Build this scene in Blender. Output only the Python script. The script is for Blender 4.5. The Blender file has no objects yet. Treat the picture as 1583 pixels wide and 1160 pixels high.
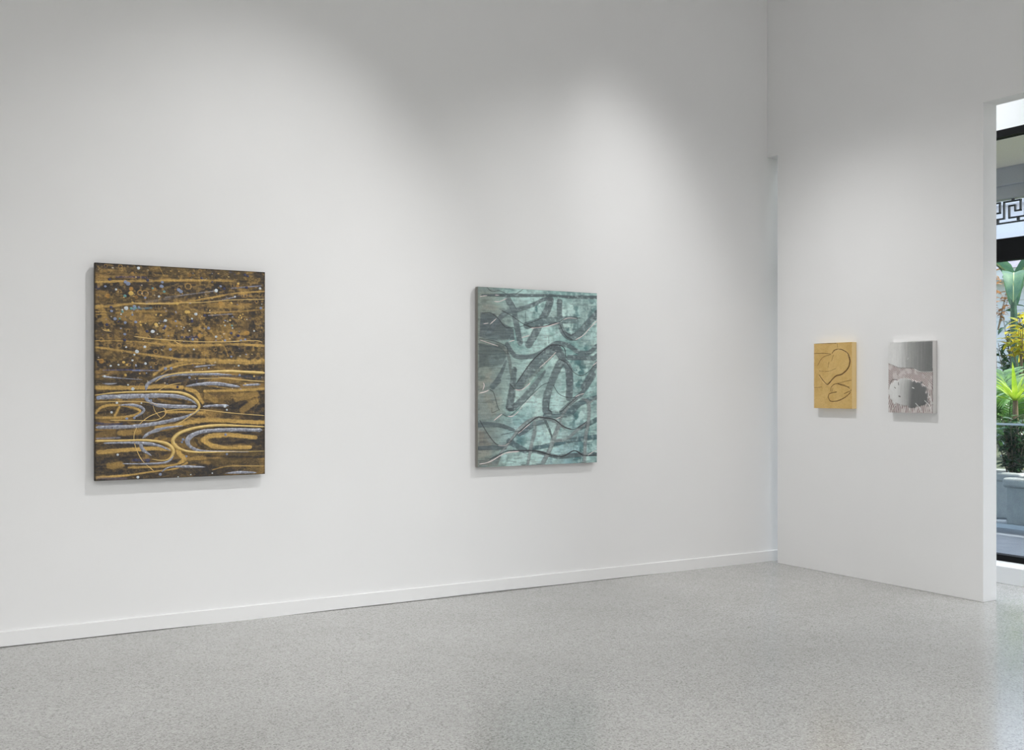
import bpy, bmesh, math, random
import numpy as np
from mathutils import Vector, Matrix

sc = bpy.context.scene
COL = sc.collection
random.seed(7)

# ------------------------------------------------------------------ camera
IW, IH, FPX, CX, CY, CAMZ = 1583.0, 1160.0, 1664.6, 791.0, 601.0, 1.45
TH = math.radians(58.98)
FWD = Vector((math.cos(TH), math.sin(TH), 0))
RGT = Vector((math.sin(TH), -math.cos(TH), 0))
cam_d = bpy.data.cameras.new('camera')
cam_d.sensor_fit = 'HORIZONTAL'
cam_d.sensor_width = 36.0
cam_d.lens = 36.0 * FPX / IW
cam_d.shift_y = (CY - IH / 2) / IW
cam_d.clip_start = 0.05
cam_d.clip_end = 300
cam = bpy.data.objects.new('camera', cam_d)
cam.location = (0, 0, CAMZ)
cam.rotation_euler = (math.pi / 2, 0, TH - math.pi / 2)
COL.objects.link(cam)
sc.camera = cam

def ray(px, py):
    return FWD + RGT * ((px - CX) / FPX) + Vector((0, 0, -(py - CY) / FPX))

def on_y(px, py, y):
    d = ray(px, py); t = y / d.y
    return Vector((d.x * t, y, CAMZ + d.z * t))

def on_x(px, py, x):
    d = ray(px, py); t = x / d.x
    return Vector((x, d.y * t, CAMZ + d.z * t))

# ------------------------------------------------------------------ view, world, sun, room lamps and added fill lamps
vs = sc.view_settings
vs.view_transform = 'Standard'
vs.look = 'None'
vs.gamma = 1.0
vs.use_curve_mapping = False
vs.exposure = -0.13
sc.cycles.use_denoising = True
sc.cycles.denoising_prefilter = 'NONE'
sc.cycles.max_bounces = 12
sc.cycles.diffuse_bounces = 6
sc.cycles.glossy_bounces = 5
sc.cycles.transparent_max_bounces = 16
sc.cycles.sample_clamp_indirect = 20.0
sc.cycles.blur_glossy = 0.2

world = bpy.data.worlds.new('daylight')
sc.world = world
world.use_nodes = True
wn = world.node_tree.nodes
wl = world.node_tree.links
wn.clear()
w_out = wn.new('ShaderNodeOutputWorld')
w_bg = wn.new('ShaderNodeBackground')
w_sky = wn.new('ShaderNodeTexSky')
w_sky.sky_type = 'NISHITA'
w_sky.sun_disc = False
w_sky.sun_elevation = math.radians(58)
w_sky.sun_rotation = math.radians(120)
w_sky.air_density = 1.0
w_sky.dust_density = 3.0
w_bg.inputs['Strength'].default_value = 0.6
w_hsv = wn.new('ShaderNodeHueSaturation')
w_hsv.inputs['Saturation'].default_value = 0.6
wl.new(w_sky.outputs[0], w_hsv.inputs['Color'])
wl.new(w_hsv.outputs[0], w_bg.inputs[0])
wl.new(w_bg.outputs[0], w_out.inputs[0])

sun_d = bpy.data.lights.new('sun', 'SUN')
sun_d.energy = 6.0
sun_d.angle = math.radians(0.6)
sun_d.color = (1.0, 0.95, 0.86)
sun = bpy.data.objects.new('sun', sun_d)
sun.rotation_euler = Vector((-0.30, 0.42, -0.86)).to_track_quat('-Z', 'Y').to_euler()
sun.location = (14, -2, 12)
COL.objects.link(sun)

CEIL = 5.3
def spot(loc, aim, power, angle, blend=1.0, size=0.05, color=(1.0, 0.975, 0.94)):
    d = bpy.data.lights.new('track_and_fill_spot', 'SPOT')
    d.energy = power
    d.spot_size = math.radians(angle)
    d.spot_blend = blend
    d.shadow_soft_size = size
    d.color = color
    o = bpy.data.objects.new('track_and_fill_spot', d)
    o.location = loc
    o.rotation_euler = (Vector(aim) - Vector(loc)).to_track_quat('-Z', 'Y').to_euler()
    COL.objects.link(o)
    return o

# spots on the ceiling track, one for each painting
NEU = (1.0, 0.995, 0.995)
spot((3.15, 4.15, 5.05), (1.60, 6.65, 0.95), 320, 66, size=0.035, color=NEU)
spot((5.75, 4.15, 5.05), (4.05, 6.65, 0.80), 320, 64, size=0.035, color=NEU)
spot((3.9, 6.0, 5.05), (6.5, 5.90, 0.9), 165, 56, size=0.035, color=NEU)
spot((3.9, 5.2, 5.05), (6.5, 5.15, 0.9), 165, 56, size=0.035, color=NEU)
for (x, y, p) in ((-3.8, 0.2, 590), (-0.4, -0.3, 630), (3.2, -0.3, 630), (-2.0, -3.0, 580), (2.4, -3.0, 580)):  # wide fill lamps added to raise the ambient light
    spot((x, y, 5.05), (x, y + 0.2, 0), p, 150, size=0.25, color=(1.0, 0.998, 0.996))
# cool lamps added behind the partition, standing in for daylight in the passage
for (y, p, an) in ((5.2, 400, 66), (2.8, 560, 88), (0.8, 420, 66)):
    spot((7.0, y, 5.05), (6.95, y, 0), p, an, size=0.4, color=(0.92, 0.96, 1.0))

spot((7.2, 6.15, 5.05), (6.75, 6.4, 1.2), 90, 110, size=0.2, color=(0.86, 0.95, 1.0))  # extra lamp added to brighten the narrow gap beside the long wall

# ------------------------------------------------------------------ helpers
def add(name, me, parent=None, mat=None, label=None, cat=None, group=None, kind=None):
    o = bpy.data.objects.new(name, me)
    COL.objects.link(o)
    if parent is not None:
        o.parent = parent
    if mat is not None and me is not None and len(me.materials) == 0:
        me.materials.append(mat)
    tag(o, label, cat, group, kind)
    return o

def tag(o, label=None, cat=None, group=None, kind=None):
    if label: o['label'] = label
    if cat: o['category'] = cat
    if group: o['group'] = group
    if kind: o['kind'] = kind
    return o

def mesh(name, v, f, smooth=False):
    me = bpy.data.meshes.new(name)
    me.from_pydata([tuple(p) for p in v], [], f)
    me.update()
    if smooth:
        me.polygons.foreach_set('use_smooth', [True] * len(me.polygons))
    return me

def box_vf(x0, x1, y0, y1, z0, z1):
    v = [(x0, y0, z0), (x1, y0, z0), (x1, y1, z0), (x0, y1, z0), (x0, y0, z1), (x1, y0, z1), (x1, y1, z1), (x0, y1, z1)]
    f = [(0, 3, 2, 1), (4, 5, 6, 7), (0, 1, 5, 4), (1, 2, 6, 5), (2, 3, 7, 6), (3, 0, 4, 7)]
    return v, f

def boxes(name, lst):
    V, F = [], []
    for b in lst:
        v, f = box_vf(*b)
        n = len(V)
        V += v
        F += [tuple(i + n for i in q) for q in f]
    return mesh(name, V, F)

def bevel(o, w, seg=2):
    m = o.modifiers.new('bevel', 'BEVEL')
    m.width = w
    m.segments = seg
    m.limit_method = 'ANGLE'
    return o

def empty(name, loc, label=None, cat=None, group=None):
    o = bpy.data.objects.new(name, None)
    o.location = loc
    o.empty_display_size = 0.1
    COL.objects.link(o)
    return tag(o, label, cat, group)

def principled(name, col, rough=0.6, metal=0.0, spec=0.5):
    m = bpy.data.materials.new(name)
    m.use_nodes = True
    b = m.node_tree.nodes['Principled BSDF']
    b.inputs['Base Color'].default_value = (*col, 1)
    b.inputs['Roughness'].default_value = rough
    b.inputs['Metallic'].default_value = metal
    b.inputs['Specular IOR Level'].default_value = spec
    return m, m.node_tree.nodes, m.node_tree.links, b

def srgb(r, g, b):
    def f(c):
        c /= 255.0
        return c / 12.92 if c <= 0.04045 else ((c + 0.055) / 1.055) ** 2.4
    return (f(r), f(g), f(b))

def tex_noise(n, l, scale, detail=3, rough=0.5, coord='Object', mapscale=None):
    tc = n.new('ShaderNodeTexCoord')
    t = n.new('ShaderNodeTexNoise')
    t.inputs['Scale'].default_value = scale
    t.inputs['Detail'].default_value = detail
    t.inputs['Roughness'].default_value = rough
    if mapscale:
        mp = n.new('ShaderNodeMapping')
        mp.inputs['Scale'].default_value = mapscale
        l.new(tc.outputs[coord], mp.inputs[0]); l.new(mp.outputs[0], t.inputs['Vector'])
    else:
        l.new(tc.outputs[coord], t.inputs['Vector'])
    return t

def ramp(n, l, src, stops):
    r = n.new('ShaderNodeValToRGB')
    e = r.color_ramp.elements
    while len(e) < len(stops):
        e.new(0.5)
    for i, (p, c) in enumerate(stops):
        e[i].position = p
        e[i].color = (*c, 1) if len(c) == 3 else c
    l.new(src, r.inputs[0])
    return r

def bump(n, l, src, b, strength, dist):
    bp = n.new('ShaderNodeBump')
    bp.inputs['Strength'].default_value = strength
    bp.inputs['Distance'].default_value = dist
    l.new(src, bp.inputs['Height'])
    l.new(bp.outputs[0], b.inputs['Normal'])
    return bp

# ------------------------------------------------------------------ setting materials
def make_wall_paint():
    m, n, l, b = principled('white_wall_paint', (0.80, 0.80, 0.80), 0.75, spec=0.25)
    t = tex_noise(n, l, 1.3, 2)
    r = ramp(n, l, t.outputs[0], [(0.3, (0.79, 0.79, 0.79)), (0.7, (0.81, 0.81, 0.81))])
    l.new(r.outputs[0], b.inputs['Base Color'])
    t2 = tex_noise(n, l, 180, 4)
    bump(n, l, t2.outputs[0], b, 0.05, 0.002)
    return m

def make_terrazzo():
    m, n, l, b = principled('grey_terrazzo', (0.5, 0.5, 0.48), 0.3, spec=0.5)
    tc = n.new('ShaderNodeTexCoord')
    def vor(scale):
        v = n.new('ShaderNodeTexVoronoi')
        v.inputs['Scale'].default_value = scale
        l.new(tc.outputs['Object'], v.inputs['Vector'])
        return v
    v1, v2 = vor(135), vor(260)
    s1 = n.new('ShaderNodeSeparateColor'); l.new(v1.outputs['Color'], s1.inputs[0])
    s2 = n.new('ShaderNodeSeparateColor'); l.new(v2.outputs['Color'], s2.inputs[0])
    r1 = ramp(n, l, s1.outputs[0], [(0.0, (0.13, 0.128, 0.120)), (0.10, (0.21, 0.207, 0.195)), (0.28, (0.37, 0.366, 0.35)), (0.7, (0.46, 0.456, 0.44)), (1.0, (0.60, 0.595, 0.58))])
    r2 = ramp(n, l, s2.outputs[1], [(0.0, (0.17, 0.168, 0.158)), (0.22, (0.36, 0.356, 0.34)), (1.0, (0.54, 0.535, 0.52))])
    mx = n.new('ShaderNodeMix'); mx.data_type = 'RGBA'
    mx.inputs[0].default_value = 0.45
    l.new(r1.outputs[0], mx.inputs[6]); l.new(r2.outputs[0], mx.inputs[7])
    t = tex_noise(n, l, 1.1, 4, 0.6)
    r3 = ramp(n, l, t.outputs[0], [(0.3, (0.92, 0.92, 0.91)), (0.7, (1.05, 1.05, 1.05))])
    mu = n.new('ShaderNodeMix'); mu.data_type = 'RGBA'; mu.blend_type = 'MULTIPLY'
    mu.inputs[0].default_value = 1.0
    l.new(mx.outputs[2], mu.inputs[6]); l.new(r3.outputs[0], mu.inputs[7])
    l.new(mu.outputs[2], b.inputs['Base Color'])
    t4 = tex_noise(n, l, 2.2, 5, 0.6)
    r4 = ramp(n, l, t4.outputs[0], [(0.3, (0.15, 0.15, 0.15)), (0.7, (0.20, 0.20, 0.20))])
    l.new(r4.outputs[0], b.inputs['Roughness'])
    b.inputs['IOR'].default_value = 1.55
    return m

M_WALL = make_wall_paint()
M_FLOOR = make_terrazzo()
M_TRIM = principled('white_trim_paint', (0.80, 0.80, 0.80), 0.5, spec=0.4)[0]
M_CEIL = principled('white_ceiling_paint', (0.86, 0.86, 0.86), 0.8, spec=0.2)[0]
M_BLACK = principled('black_window_metal', (0.003, 0.003, 0.0035), 0.6, spec=0.15)[0]

# ------------------------------------------------------------------ room
WY = 6.65      # long white wall
WX = 6.50      # partition face
PT = 0.145     # partition thickness
GX = 7.47      # window plane
DOORH = 3.39
X0, Y0 = -7.0, -5.0

add('floor', boxes('floor', [(X0, 7.47, Y0, WY, -0.2, 0.0)]), mat=M_FLOOR, kind='structure', label='polished grey speckled terrazzo floor')
add('ceiling', boxes('ceiling', [(X0, 7.6, Y0, WY, CEIL, CEIL + 0.2)]), mat=M_CEIL, kind='structure', label='high white ceiling')
add('wall_left', boxes('wall_left', [(X0, 7.6, WY, WY + 0.2, -0.2, CEIL + 0.2)]), mat=M_WALL, kind='structure', label='long plain white gallery wall')
add('wall_back', boxes('wall_back', [(X0 - 0.2, X0, Y0 - 0.2, WY + 0.2, -0.2, CEIL + 0.2)]), mat=M_WALL, kind='structure', label='white wall at the far end of the room')
add('wall_near', boxes('wall_near', [(X0, 7.6, Y0 - 0.2, Y0, -0.2, CEIL + 0.2)]), mat=M_WALL, kind='structure', label='white wall opposite the paintings')

def make_partition():
    prof = [(WY, DOORH), (6.53, DOORH), (6.53, 0), (4.61, 0), (4.61, DOORH), (1.9, DOORH), (1.9, 0), (Y0, 0), (Y0, CEIL), (WY, CEIL)]
    bm = bmesh.new()
    vs_ = [bm.verts.new((WX, y, z)) for y, z in prof]
    fc = bm.faces.new(vs_)
    r = bmesh.ops.extrude_face_region(bm, geom=[fc])
    bmesh.ops.translate(bm, verts=[e for e in r['geom'] if isinstance(e, bmesh.types.BMVert)], vec=(PT, 0, 0))
    bmesh.ops.recalc_face_normals(bm, faces=bm.faces)
    me = bpy.data.meshes.new('wall_right'); bm.to_mesh(me); bm.free()
    return me
bevel(add('wall_right', make_partition(), mat=M_WALL, kind='structure', label='white partition wall with a tall doorway and a narrow gap beside the long wall'), 0.003)

def make_baseboard():
    # bottom edge is scribed a few millimetres off the uneven floor
    xs = [X0 + i * 0.15 for i in range(int((7.47 - X0) / 0.15) + 1)] + [7.47]
    V, F = [], []
    top, t = 0.088, 0.016
    for i, x in enumerate(xs):
        g = 0.0036 + 0.0026 * math.sin(x * 1.9 + 0.8) + 0.0012 * math.sin(x * 5.3)
        if x > 5.2: g *= max(0.0, 1 - (x - 5.2) / 0.8)
        g = max(g, 0.0)
        V += [(x, WY - t, g), (x, WY - t, top - 0.003), (x, WY - t + 0.003, top), (x, WY, top), (x, WY, g)]
    for i in range(len(xs) - 1):
        a, c = i * 5, (i + 1) * 5
        for k in range(5):
            k2 = (k + 1) % 5
            F.append((a + k, c + k, c + k2, a + k2))
    F.append((0, 1, 2, 3, 4)); e = (len(xs) - 1) * 5
    F.append((e + 4, e + 3, e + 2, e + 1, e))
    return mesh('baseboard_left', V, F)
add('baseboard_left', make_baseboard(), mat=M_TRIM, kind='structure', label='low white baseboard along the long wall')

# ------------------------------------------------------------------ window wall
M_GLASS = bpy.data.materials.new('clear_window_glass')
def setup_glass(m, tint, ior=1.45, rough=0.0):
    m.use_nodes = True
    n, l = m.node_tree.nodes, m.node_tree.links
    n.clear()
    out = n.new('ShaderNodeOutputMaterial')
    mix = n.new('ShaderNodeMixShader')
    fr = n.new('ShaderNodeFresnel'); fr.inputs['IOR'].default_value = ior
    tr = n.new('ShaderNodeBsdfTransparent'); tr.inputs[0].default_value = (*tint, 1)
    gl = n.new('ShaderNodeBsdfGlossy'); gl.inputs['Roughness'].default_value = rough
    l.new(fr.outputs[0], mix.inputs[0]); l.new(tr.outputs[0], mix.inputs[1]); l.new(gl.outputs[0], mix.inputs[2])
    l.new(mix.outputs[0], out.inputs[0])
setup_glass(M_GLASS, (0.95, 0.975, 0.98), 1.25)

SILL, TRA0, TRA1, HEAD0, HEAD1 = 0.128, 2.43, 2.60, 3.38, 3.436
bevel(add('trim_1', boxes('trim_1', [(7.25, 7.47, Y0, WY - 0.016, 0.0, SILL), (7.47, 7.62, Y0, WY, -0.2, SILL)]), mat=M_TRIM, kind='structure', label='low white kerb under the black window frame'), 0.004)
add('wall_window', boxes('wall_window', [(GX, GX + 0.15, Y0, WY, HEAD1, CEIL + 0.2)]), mat=M_WALL, kind='structure', label='white wall above the black framed windows')
MULL = [WY, 6.35, 3.85, 1.35, -1.15, -3.65, Y0]
def make_windows():
    for i in range(len(MULL) - 1):
        y1, y0 = MULL[i], MULL[i + 1]
        if y1 - y0 < 0.5:
            add('wall_window', boxes('wall_window', [(GX, GX + 0.15, y0, y1, SILL, HEAD1)]), mat=M_WALL, kind='structure', label='narrow white pier at the end of the windows')
            continue
        w = empty('window_%d' % (i), (GX, (y0 + y1) / 2, SILL)); tag(w, 'tall black framed window looking out to the garden', kind='structure')
        def part(nm, b, mat):
            me = boxes(nm, [b])
            for v in me.vertices: v.co -= Vector(w.location)
            o = add(nm, me, w, mat)
            return o
        s = 0.045
        part('bottom_rail', (GX, GX + 0.08, y0 + s, y1 - s, SILL, SILL + 0.047), M_BLACK)
        part('transom', (GX, GX + 0.08, y0 + s, y1 - s, TRA0, TRA1), M_BLACK)
        part('top_rail', (GX, GX + 0.08, y0 + s, y1 - s, HEAD0, HEAD1), M_BLACK)
        part('stile', (GX, GX + 0.08, y0, y0 + s, SILL, HEAD1), M_BLACK)
        part('stile', (GX, GX + 0.08, y1 - s, y1, SILL, HEAD1), M_BLACK)
        part('pane', (GX + 0.035, GX + 0.045, y0 + s, y1 - s, SILL + 0.047, TRA0), M_GLASS)
        part('pane', (GX + 0.035, GX + 0.045, y0 + s, y1 - s, TRA1, HEAD0), M_GLASS)
make_windows()

# ------------------------------------------------------------------ paintings: a small numpy painter
def vnoise(nv, nu, fv, fu, seed):
    rng = np.random.default_rng(seed)
    lat = rng.random((int(fv) + 3, int(fu) + 3))
    v = np.linspace(0, fv, nv); u = np.linspace(0, fu, nu)
    vi = v.astype(int); ui = u.astype(int)
    fv_ = v - vi; fu_ = u - ui
    fv_ = (fv_ * fv_ * (3 - 2 * fv_))[:, None]; fu_ = (fu_ * fu_ * (3 - 2 * fu_))[None, :]
    a = lat[np.ix_(vi, ui)]; b = lat[np.ix_(vi, ui + 1)]; c = lat[np.ix_(vi + 1, ui)]; d = lat[np.ix_(vi + 1, ui + 1)]
    return (a * (1 - fu_) + b * fu_) * (1 - fv_) + (c * (1 - fu_) + d * fu_) * fv_

def fbm(nv, nu, fv, fu, seed, octv=4, gain=0.55):
    s, amp, tot = np.zeros((nv, nu)), 1.0, 0.0
    for k in range(octv):
        s += amp * vnoise(nv, nu, fv * 2 ** k, fu * 2 ** k, seed + k * 17)
        tot += amp; amp *= gain
    return s / tot

def sstep(a, b, x):
    t = np.clip((x - a) / (b - a), 0, 1)
    return t * t * (3 - 2 * t)

def curve_pts(pts, step):
    """Catmull-Rom through pts (u, v, width), resampled about every step metres."""
    P = [np.array(p, float) for p in pts]
    if len(P) == 2:
        P = [P[0], (P[0] + P[1]) / 2, P[1]]
    Q = [2 * P[0] - P[1]] + P + [2 * P[-1] - P[-2]]
    out = []
    for i in range(1, len(Q) - 2):
        p0, p1, p2, p3 = Q[i - 1], Q[i], Q[i + 1], Q[i + 2]
        n = max(2, int(np.hypot(*(p2 - p1)[:2]) / step))
        for k in range(n):
            t = k / n
            out.append(0.5 * (2 * p1 + (p2 - p0) * t + (2 * p0 - 5 * p1 + 4 * p2 - p3) * t * t + (3 * p1 - p0 - 3 * p2 + p3) * t ** 3))
    out.append(Q[-2])
    o = np.array(out)
    o[:, 2] = np.clip(o[:, 2], min(p[2] for p in P), max(p[2] for p in P))
    return o

class Canvas:
    def __init__(s, w, h, res):
        s.w, s.h = w, h
        s.nu, s.nv = int(w * res) + 1, int(h * res) + 1
        s.U, s.V = np.meshgrid(np.linspace(0, w, s.nu), np.linspace(0, h, s.nv))
        s.cell = w / (s.nu - 1)
        s.c = np.zeros((s.nv, s.nu, 3))
        s.z = np.zeros((s.nv, s.nu))
        s.fray = fbm(s.nv, s.nu, h * 70, w * 55, 401, 3) - 0.5
        s.grain = fbm(s.nv, s.nu, h * 45, w * 14, 402, 4)
    def col(s, rgb):
        return np.array(srgb(*rgb))
    def fill(s, rgb, a=1.0):
        a = np.broadcast_to(np.asarray(a, float), s.z.shape)[..., None]
        s.c = s.c * (1 - a) + s.col(rgb) * a
    def mask(s, pts, soft=0.35, fray=0.0):
        """0..1 coverage of a stroke; soft is the blurred share of its half width"""
        cp = curve_pts(pts, s.cell * 1.2)
        d = np.full(s.z.shape, 9.0)
        for u, v, w in cp:
            r = w / 2 * 1.05 + s.cell * 2
            i0, i1 = max(0, int((u - r) / s.cell)), min(s.nu, int((u + r) / s.cell) + 2)
            cv = s.h / (s.nv - 1)
            j0, j1 = max(0, int((v - r) / cv)), min(s.nv, int((v + r) / cv) + 2)
            if i0 >= i1 or j0 >= j1: continue
            q = np.hypot(s.U[j0:j1, i0:i1] - u, s.V[j0:j1, i0:i1] - v) / (w / 2)
            np.minimum(d[j0:j1, i0:i1], q, out=d[j0:j1, i0:i1])
        d = d + s.fray * fray
        return 1 - sstep(1 - soft, 1.0 + 0.05, d)
    def stroke(s, pts, rgb, a=1.0, soft=0.35, h=0.0, fray=0.0, dry=0.0):
        """fray breaks the edge, dry lets the ground show through"""
        m = s.mask(pts, soft, fray)
        if dry: m = m * (1 - dry * sstep(0.50, 0.64, s.grain))
        s.fill(rgb, m * a)
        s.z += m * h
        return m
    def blob(s, u, v, ru, rv, rgb, a=1.0, soft=0.4, h=0.0):
        d = np.hypot((s.U - u) / ru, (s.V - v) / rv)
        m = 1 - sstep(1 - soft, 1.0, d)
        s.fill(rgb, m * a); s.z += m * h
        return m
    def ring(s, u, v, r, rgb, a=1.0, th=0.35):
        d = np.abs(np.hypot(s.U - u, s.V - v) / r - (1 - th / 2))
        s.fill(rgb, a * (1 - sstep(th * 0.35, th * 0.65, d)))
    def poly_mask(s, pts, soft):
        m = np.zeros(s.z.shape, bool)
        n = len(pts)
        for i in range(n):
            (u0, v0), (u1, v1) = pts[i], pts[(i + 1) % n]
            if v0 == v1: continue
            c = ((v0 > s.V) != (v1 > s.V)) & (s.U < (u1 - u0) * (s.V - v0) / (v1 - v0) + u0)
            m ^= c
        m = m.astype(float)
        for _ in range(soft):
            m[1:-1, 1:-1] = (m[1:-1, 1:-1] * 2 + m[:-2, 1:-1] + m[2:, 1:-1] + m[1:-1, :-2] + m[1:-1, 2:]) / 6
        return m
    def to_mesh(s, name, place):
        """place(u, v, z) -> arrays x, y, z in the painting's own frame"""
        me = bpy.data.meshes.new(name)
        nu, nv = s.nu, s.nv
        x, y, z = place(s.U.ravel(), s.V.ravel(), s.z.ravel())
        co = np.stack([x, y, z], 1).astype(np.float32)
        me.vertices.add(nu * nv)
        me.vertices.foreach_set('co', co.ravel())
        idx = np.arange(nu * nv).reshape(nv, nu)
        q = np.stack([idx[:-1, :-1], idx[1:, :-1], idx[1:, 1:], idx[:-1, 1:]], -1).reshape(-1, 4)
        me.loops.add(q.size)
        me.loops.foreach_set('vertex_index', q.ravel().astype(np.int32))
        me.polygons.add(len(q))
        me.polygons.foreach_set('loop_start', (np.arange(len(q)) * 4).astype(np.int32))
        me.polygons.foreach_set('use_smooth', np.ones(len(q), bool))
        me.update(calc_edges=True)
        at = me.attributes.new('paint', 'FLOAT_COLOR', 'POINT')
        rgba = np.concatenate([np.clip(s.c, 0, 1).reshape(-1, 3), np.ones((nu * nv, 1))], 1).astype(np.float32)
        at.data.foreach_set('color', rgba.ravel())
        return me

def paint_mat(name, rough, metal, bump_scale=350, bump_d=0.0006, spec=0.4, mapscale=None):
    m, n, l, b = principled(name, (0.5, 0.5, 0.5), rough, metal, spec)
    a = n.new('ShaderNodeAttribute'); a.attribute_name = 'paint'
    l.new(a.outputs['Color'], b.inputs['Base Color'])
    t = tex_noise(n, l, bump_scale, 3, mapscale=mapscale)
    bump(n, l, t.outputs[0], b, 0.5, bump_d)
    return m

def noisy_mat(name, stops, scale, rough, metal, bump_d=0.0008, mapscale=None, detail=4):
    m, n, l, b = principled(name, stops[0][1], rough, metal)
    t = tex_noise(n, l, scale, detail, 0.65, mapscale=mapscale)
    r = ramp(n, l, t.outputs[0], stops)
    l.new(r.outputs[0], b.inputs['Base Color'])
    bump(n, l, t.outputs[0], b, 0.5, bump_d)
    return m

M_STRETCH = principled('raw_pine_wood', srgb(206, 180, 140), 0.7)[0]

class Painting:
    """A stretched canvas on a wall. Local frame: u to the right, v down the face, n out of the wall."""
    def __init__(s, name, corner, udir, ndir, w, h, depth, res, label, gap=0.002):
        s.w, s.h, s.depth, s.gap = w, h, depth, gap
        s.ud, s.nd = Vector(udir), Vector(ndir)
        s.root = empty(name, Vector(corner) + s.ud * (w / 2) + Vector((0, 0, -h)), label, 'painting')
        s.off = Vector((0, 0, h)) - s.ud * (w / 2)
        s.cv = Canvas(w, h, res)
    def pos(s, u, v, n):
        return s.off + s.ud * u + s.nd * (s.depth + n) + Vector((0, 0, -v))
    def height(s, u, v):
        c = s.cv
        return float(c.z[min(c.nv - 1, int(v / c.h * (c.nv - 1) + 0.5)), min(c.nu - 1, int(u / c.w * (c.nu - 1) + 0.5))])
    def place(s, u, v, n):
        return (s.off.x + s.ud.x * u + s.nd.x * (s.depth + n), s.off.y + s.ud.y * u + s.nd.y * (s.depth + n), s.off.z - v + 0 * u)
    def finish(s, mat, side_mat):
        s.cv.z -= s.cv.z.min()
        me = s.cv.to_mesh('painted_face', s.place)
        f = add('painted_face', me, s.root, mat)
        # sides run from the (uneven) rim of the painted face back to the wall
        c = s.cv
        rim = [(0, i) for i in range(c.nu)] + [(j, c.nu - 1) for j in range(1, c.nv)] + [(c.nv - 1, i) for i in range(c.nu - 2, -1, -1)] + [(j, 0) for j in range(c.nv - 2, 0, -1)]
        bm = bmesh.new()
        fv = [bm.verts.new(s.pos(c.U[r], c.V[r], c.z[r])) for r in rim]
        bv = [bm.verts.new(s.pos(c.U[r], c.V[r], -s.depth + s.gap)) for r in rim]
        m_ = len(rim)
        for i in range(m_):
            bm.faces.new((fv[i], fv[(i + 1) % m_], bv[(i + 1) % m_], bv[i]))
        bm.faces.new(bv)
        bmesh.ops.recalc_face_normals(bm, faces=bm.faces)
        me2 = bpy.data.meshes.new('stretcher'); bm.to_mesh(me2); bm.free()
        add('stretcher', me2, s.root, side_mat)
        if s.gap > 0.005:
            q = [s.pos(u, v, n) for n in (-s.depth, -s.depth + s.gap + 0.004) for u, v in ((s.w * 0.25, s.h * 0.12), (s.w * 0.75, s.h * 0.12), (s.w * 0.75, s.h * 0.17), (s.w * 0.25, s.h * 0.17))]
            add('hanging_cleat', mesh('hanging_cleat', q, [(0, 3, 2, 1), (4, 5, 6, 7), (0, 1, 5, 4), (1, 2, 6, 5), (2, 3, 7, 6), (3, 0, 4, 7)]), s.root, M_STRETCH)
        return f
    def ridge(s, name, pts, mat, hk=0.5, seed=0, flat=False, wob=0.12):
        """raised bead or band of paint following pts (u, v, width)"""
        cp = curve_pts(pts, 0.006)
        n = len(cp)
        rng = np.random.default_rng(seed + n)
        wv = 1 + wob * (np.convolve(rng.random(n + 8), np.ones(5) / 5, 'same')[4:4 + n] - 0.5) * 3
        tan = np.gradient(cp[:, :2], axis=0)
        tan /= np.maximum(np.linalg.norm(tan, axis=1, keepdims=True), 1e-9)
        nor = np.stack([-tan[:, 1], tan[:, 0]], 1)
        prof = ((-1, 0.0), (-0.92, 0.8), (0, 1.0), (0.92, 0.8), (1, 0.0)) if flat else ((-1, 0), (-0.8, 0.6), (-0.4, 0.92), (0, 1), (0.4, 0.92), (0.8, 0.6), (1, 0))
        K = len(prof)
        V, F = [], []
        for i in range(n):
            w = cp[i, 2] / 2 * wv[i]
            end = min(1.0, 0.25 + min(i, n - 1 - i) / 3.0)
            for a, b in prof:
                u, v = cp[i, :2] + nor[i] * a * w * end
                u = min(max(u, 0.0), s.w); v = min(max(v, 0.0), s.h)
                hh = (0.0018 if flat else w * hk * 2 * end)
                V.append(s.pos(u, v, s.height(u, v) - 0.0004 + b * hh))
        for i in range(n - 1):
            for k in range(K - 1):
                F.append((i * K + k, i * K + k + 1, (i + 1) * K + k + 1, (i + 1) * K + k))
        bm = bmesh.new(); bv = [bm.verts.new(p) for p in V]
        for q in F:
            bm.faces.new([bv[i] for i in q])
        bm.normal_update()
        if sum((f.normal.dot(s.nd) * f.calc_area() for f in bm.faces)) < 0:
            for f in bm.faces: f.normal_flip()
        me = bpy.data.meshes.new(name); bm.to_mesh(me); bm.free()
        me.polygons.foreach_set('use_smooth', [True] * len(me.polygons))
        return add(name, me, s.root, mat)

def tile_map(zx0, zy0, k, plane_fn, corner, udir):
    """zoom-tile pixel -> (u, v) on the painting's face"""
    c = Vector(corner); ud = Vector(udir)
    def f(x, y):
        p = plane_fn(zx0 + x / k, zy0 + y / k)
        return ((p - c).dot(ud), c.z - p.z)
    return f

# ---- painting 1: gold and black abstract
D1 = 0.052
F1 = WY - D1
tl, br = on_y(146, 406, F1), on_y(409, 733, F1)
bl, tr = on_y(146, 744, F1), on_y(409, 421, F1)
ztop, zbot = (tl.z + tr.z) / 2, (bl.z + br.z) / 2
c1 = Vector((tl.x, F1, ztop))
P1 = Painting('abstract_painting', (tl.x, WY, ztop), (1, 0, 0), (0, -1, 0), br.x - tl.x, ztop - zbot, D1, 400,
              'large gold, black and silver abstract painting with looping raised lines', gap=0.022)
K1 = 5.106
m_top = tile_map(120, 390, K1, lambda x, y: on_y(x, y, F1), c1, (1, 0, 0))
m_bot = tile_map(120, 570, K1, lambda x, y: on_y(x, y, F1), c1, (1, 0, 0))
S1 = (br.x - tl.x) / 263.0 / K1            # metres for one zoom pixel

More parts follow.
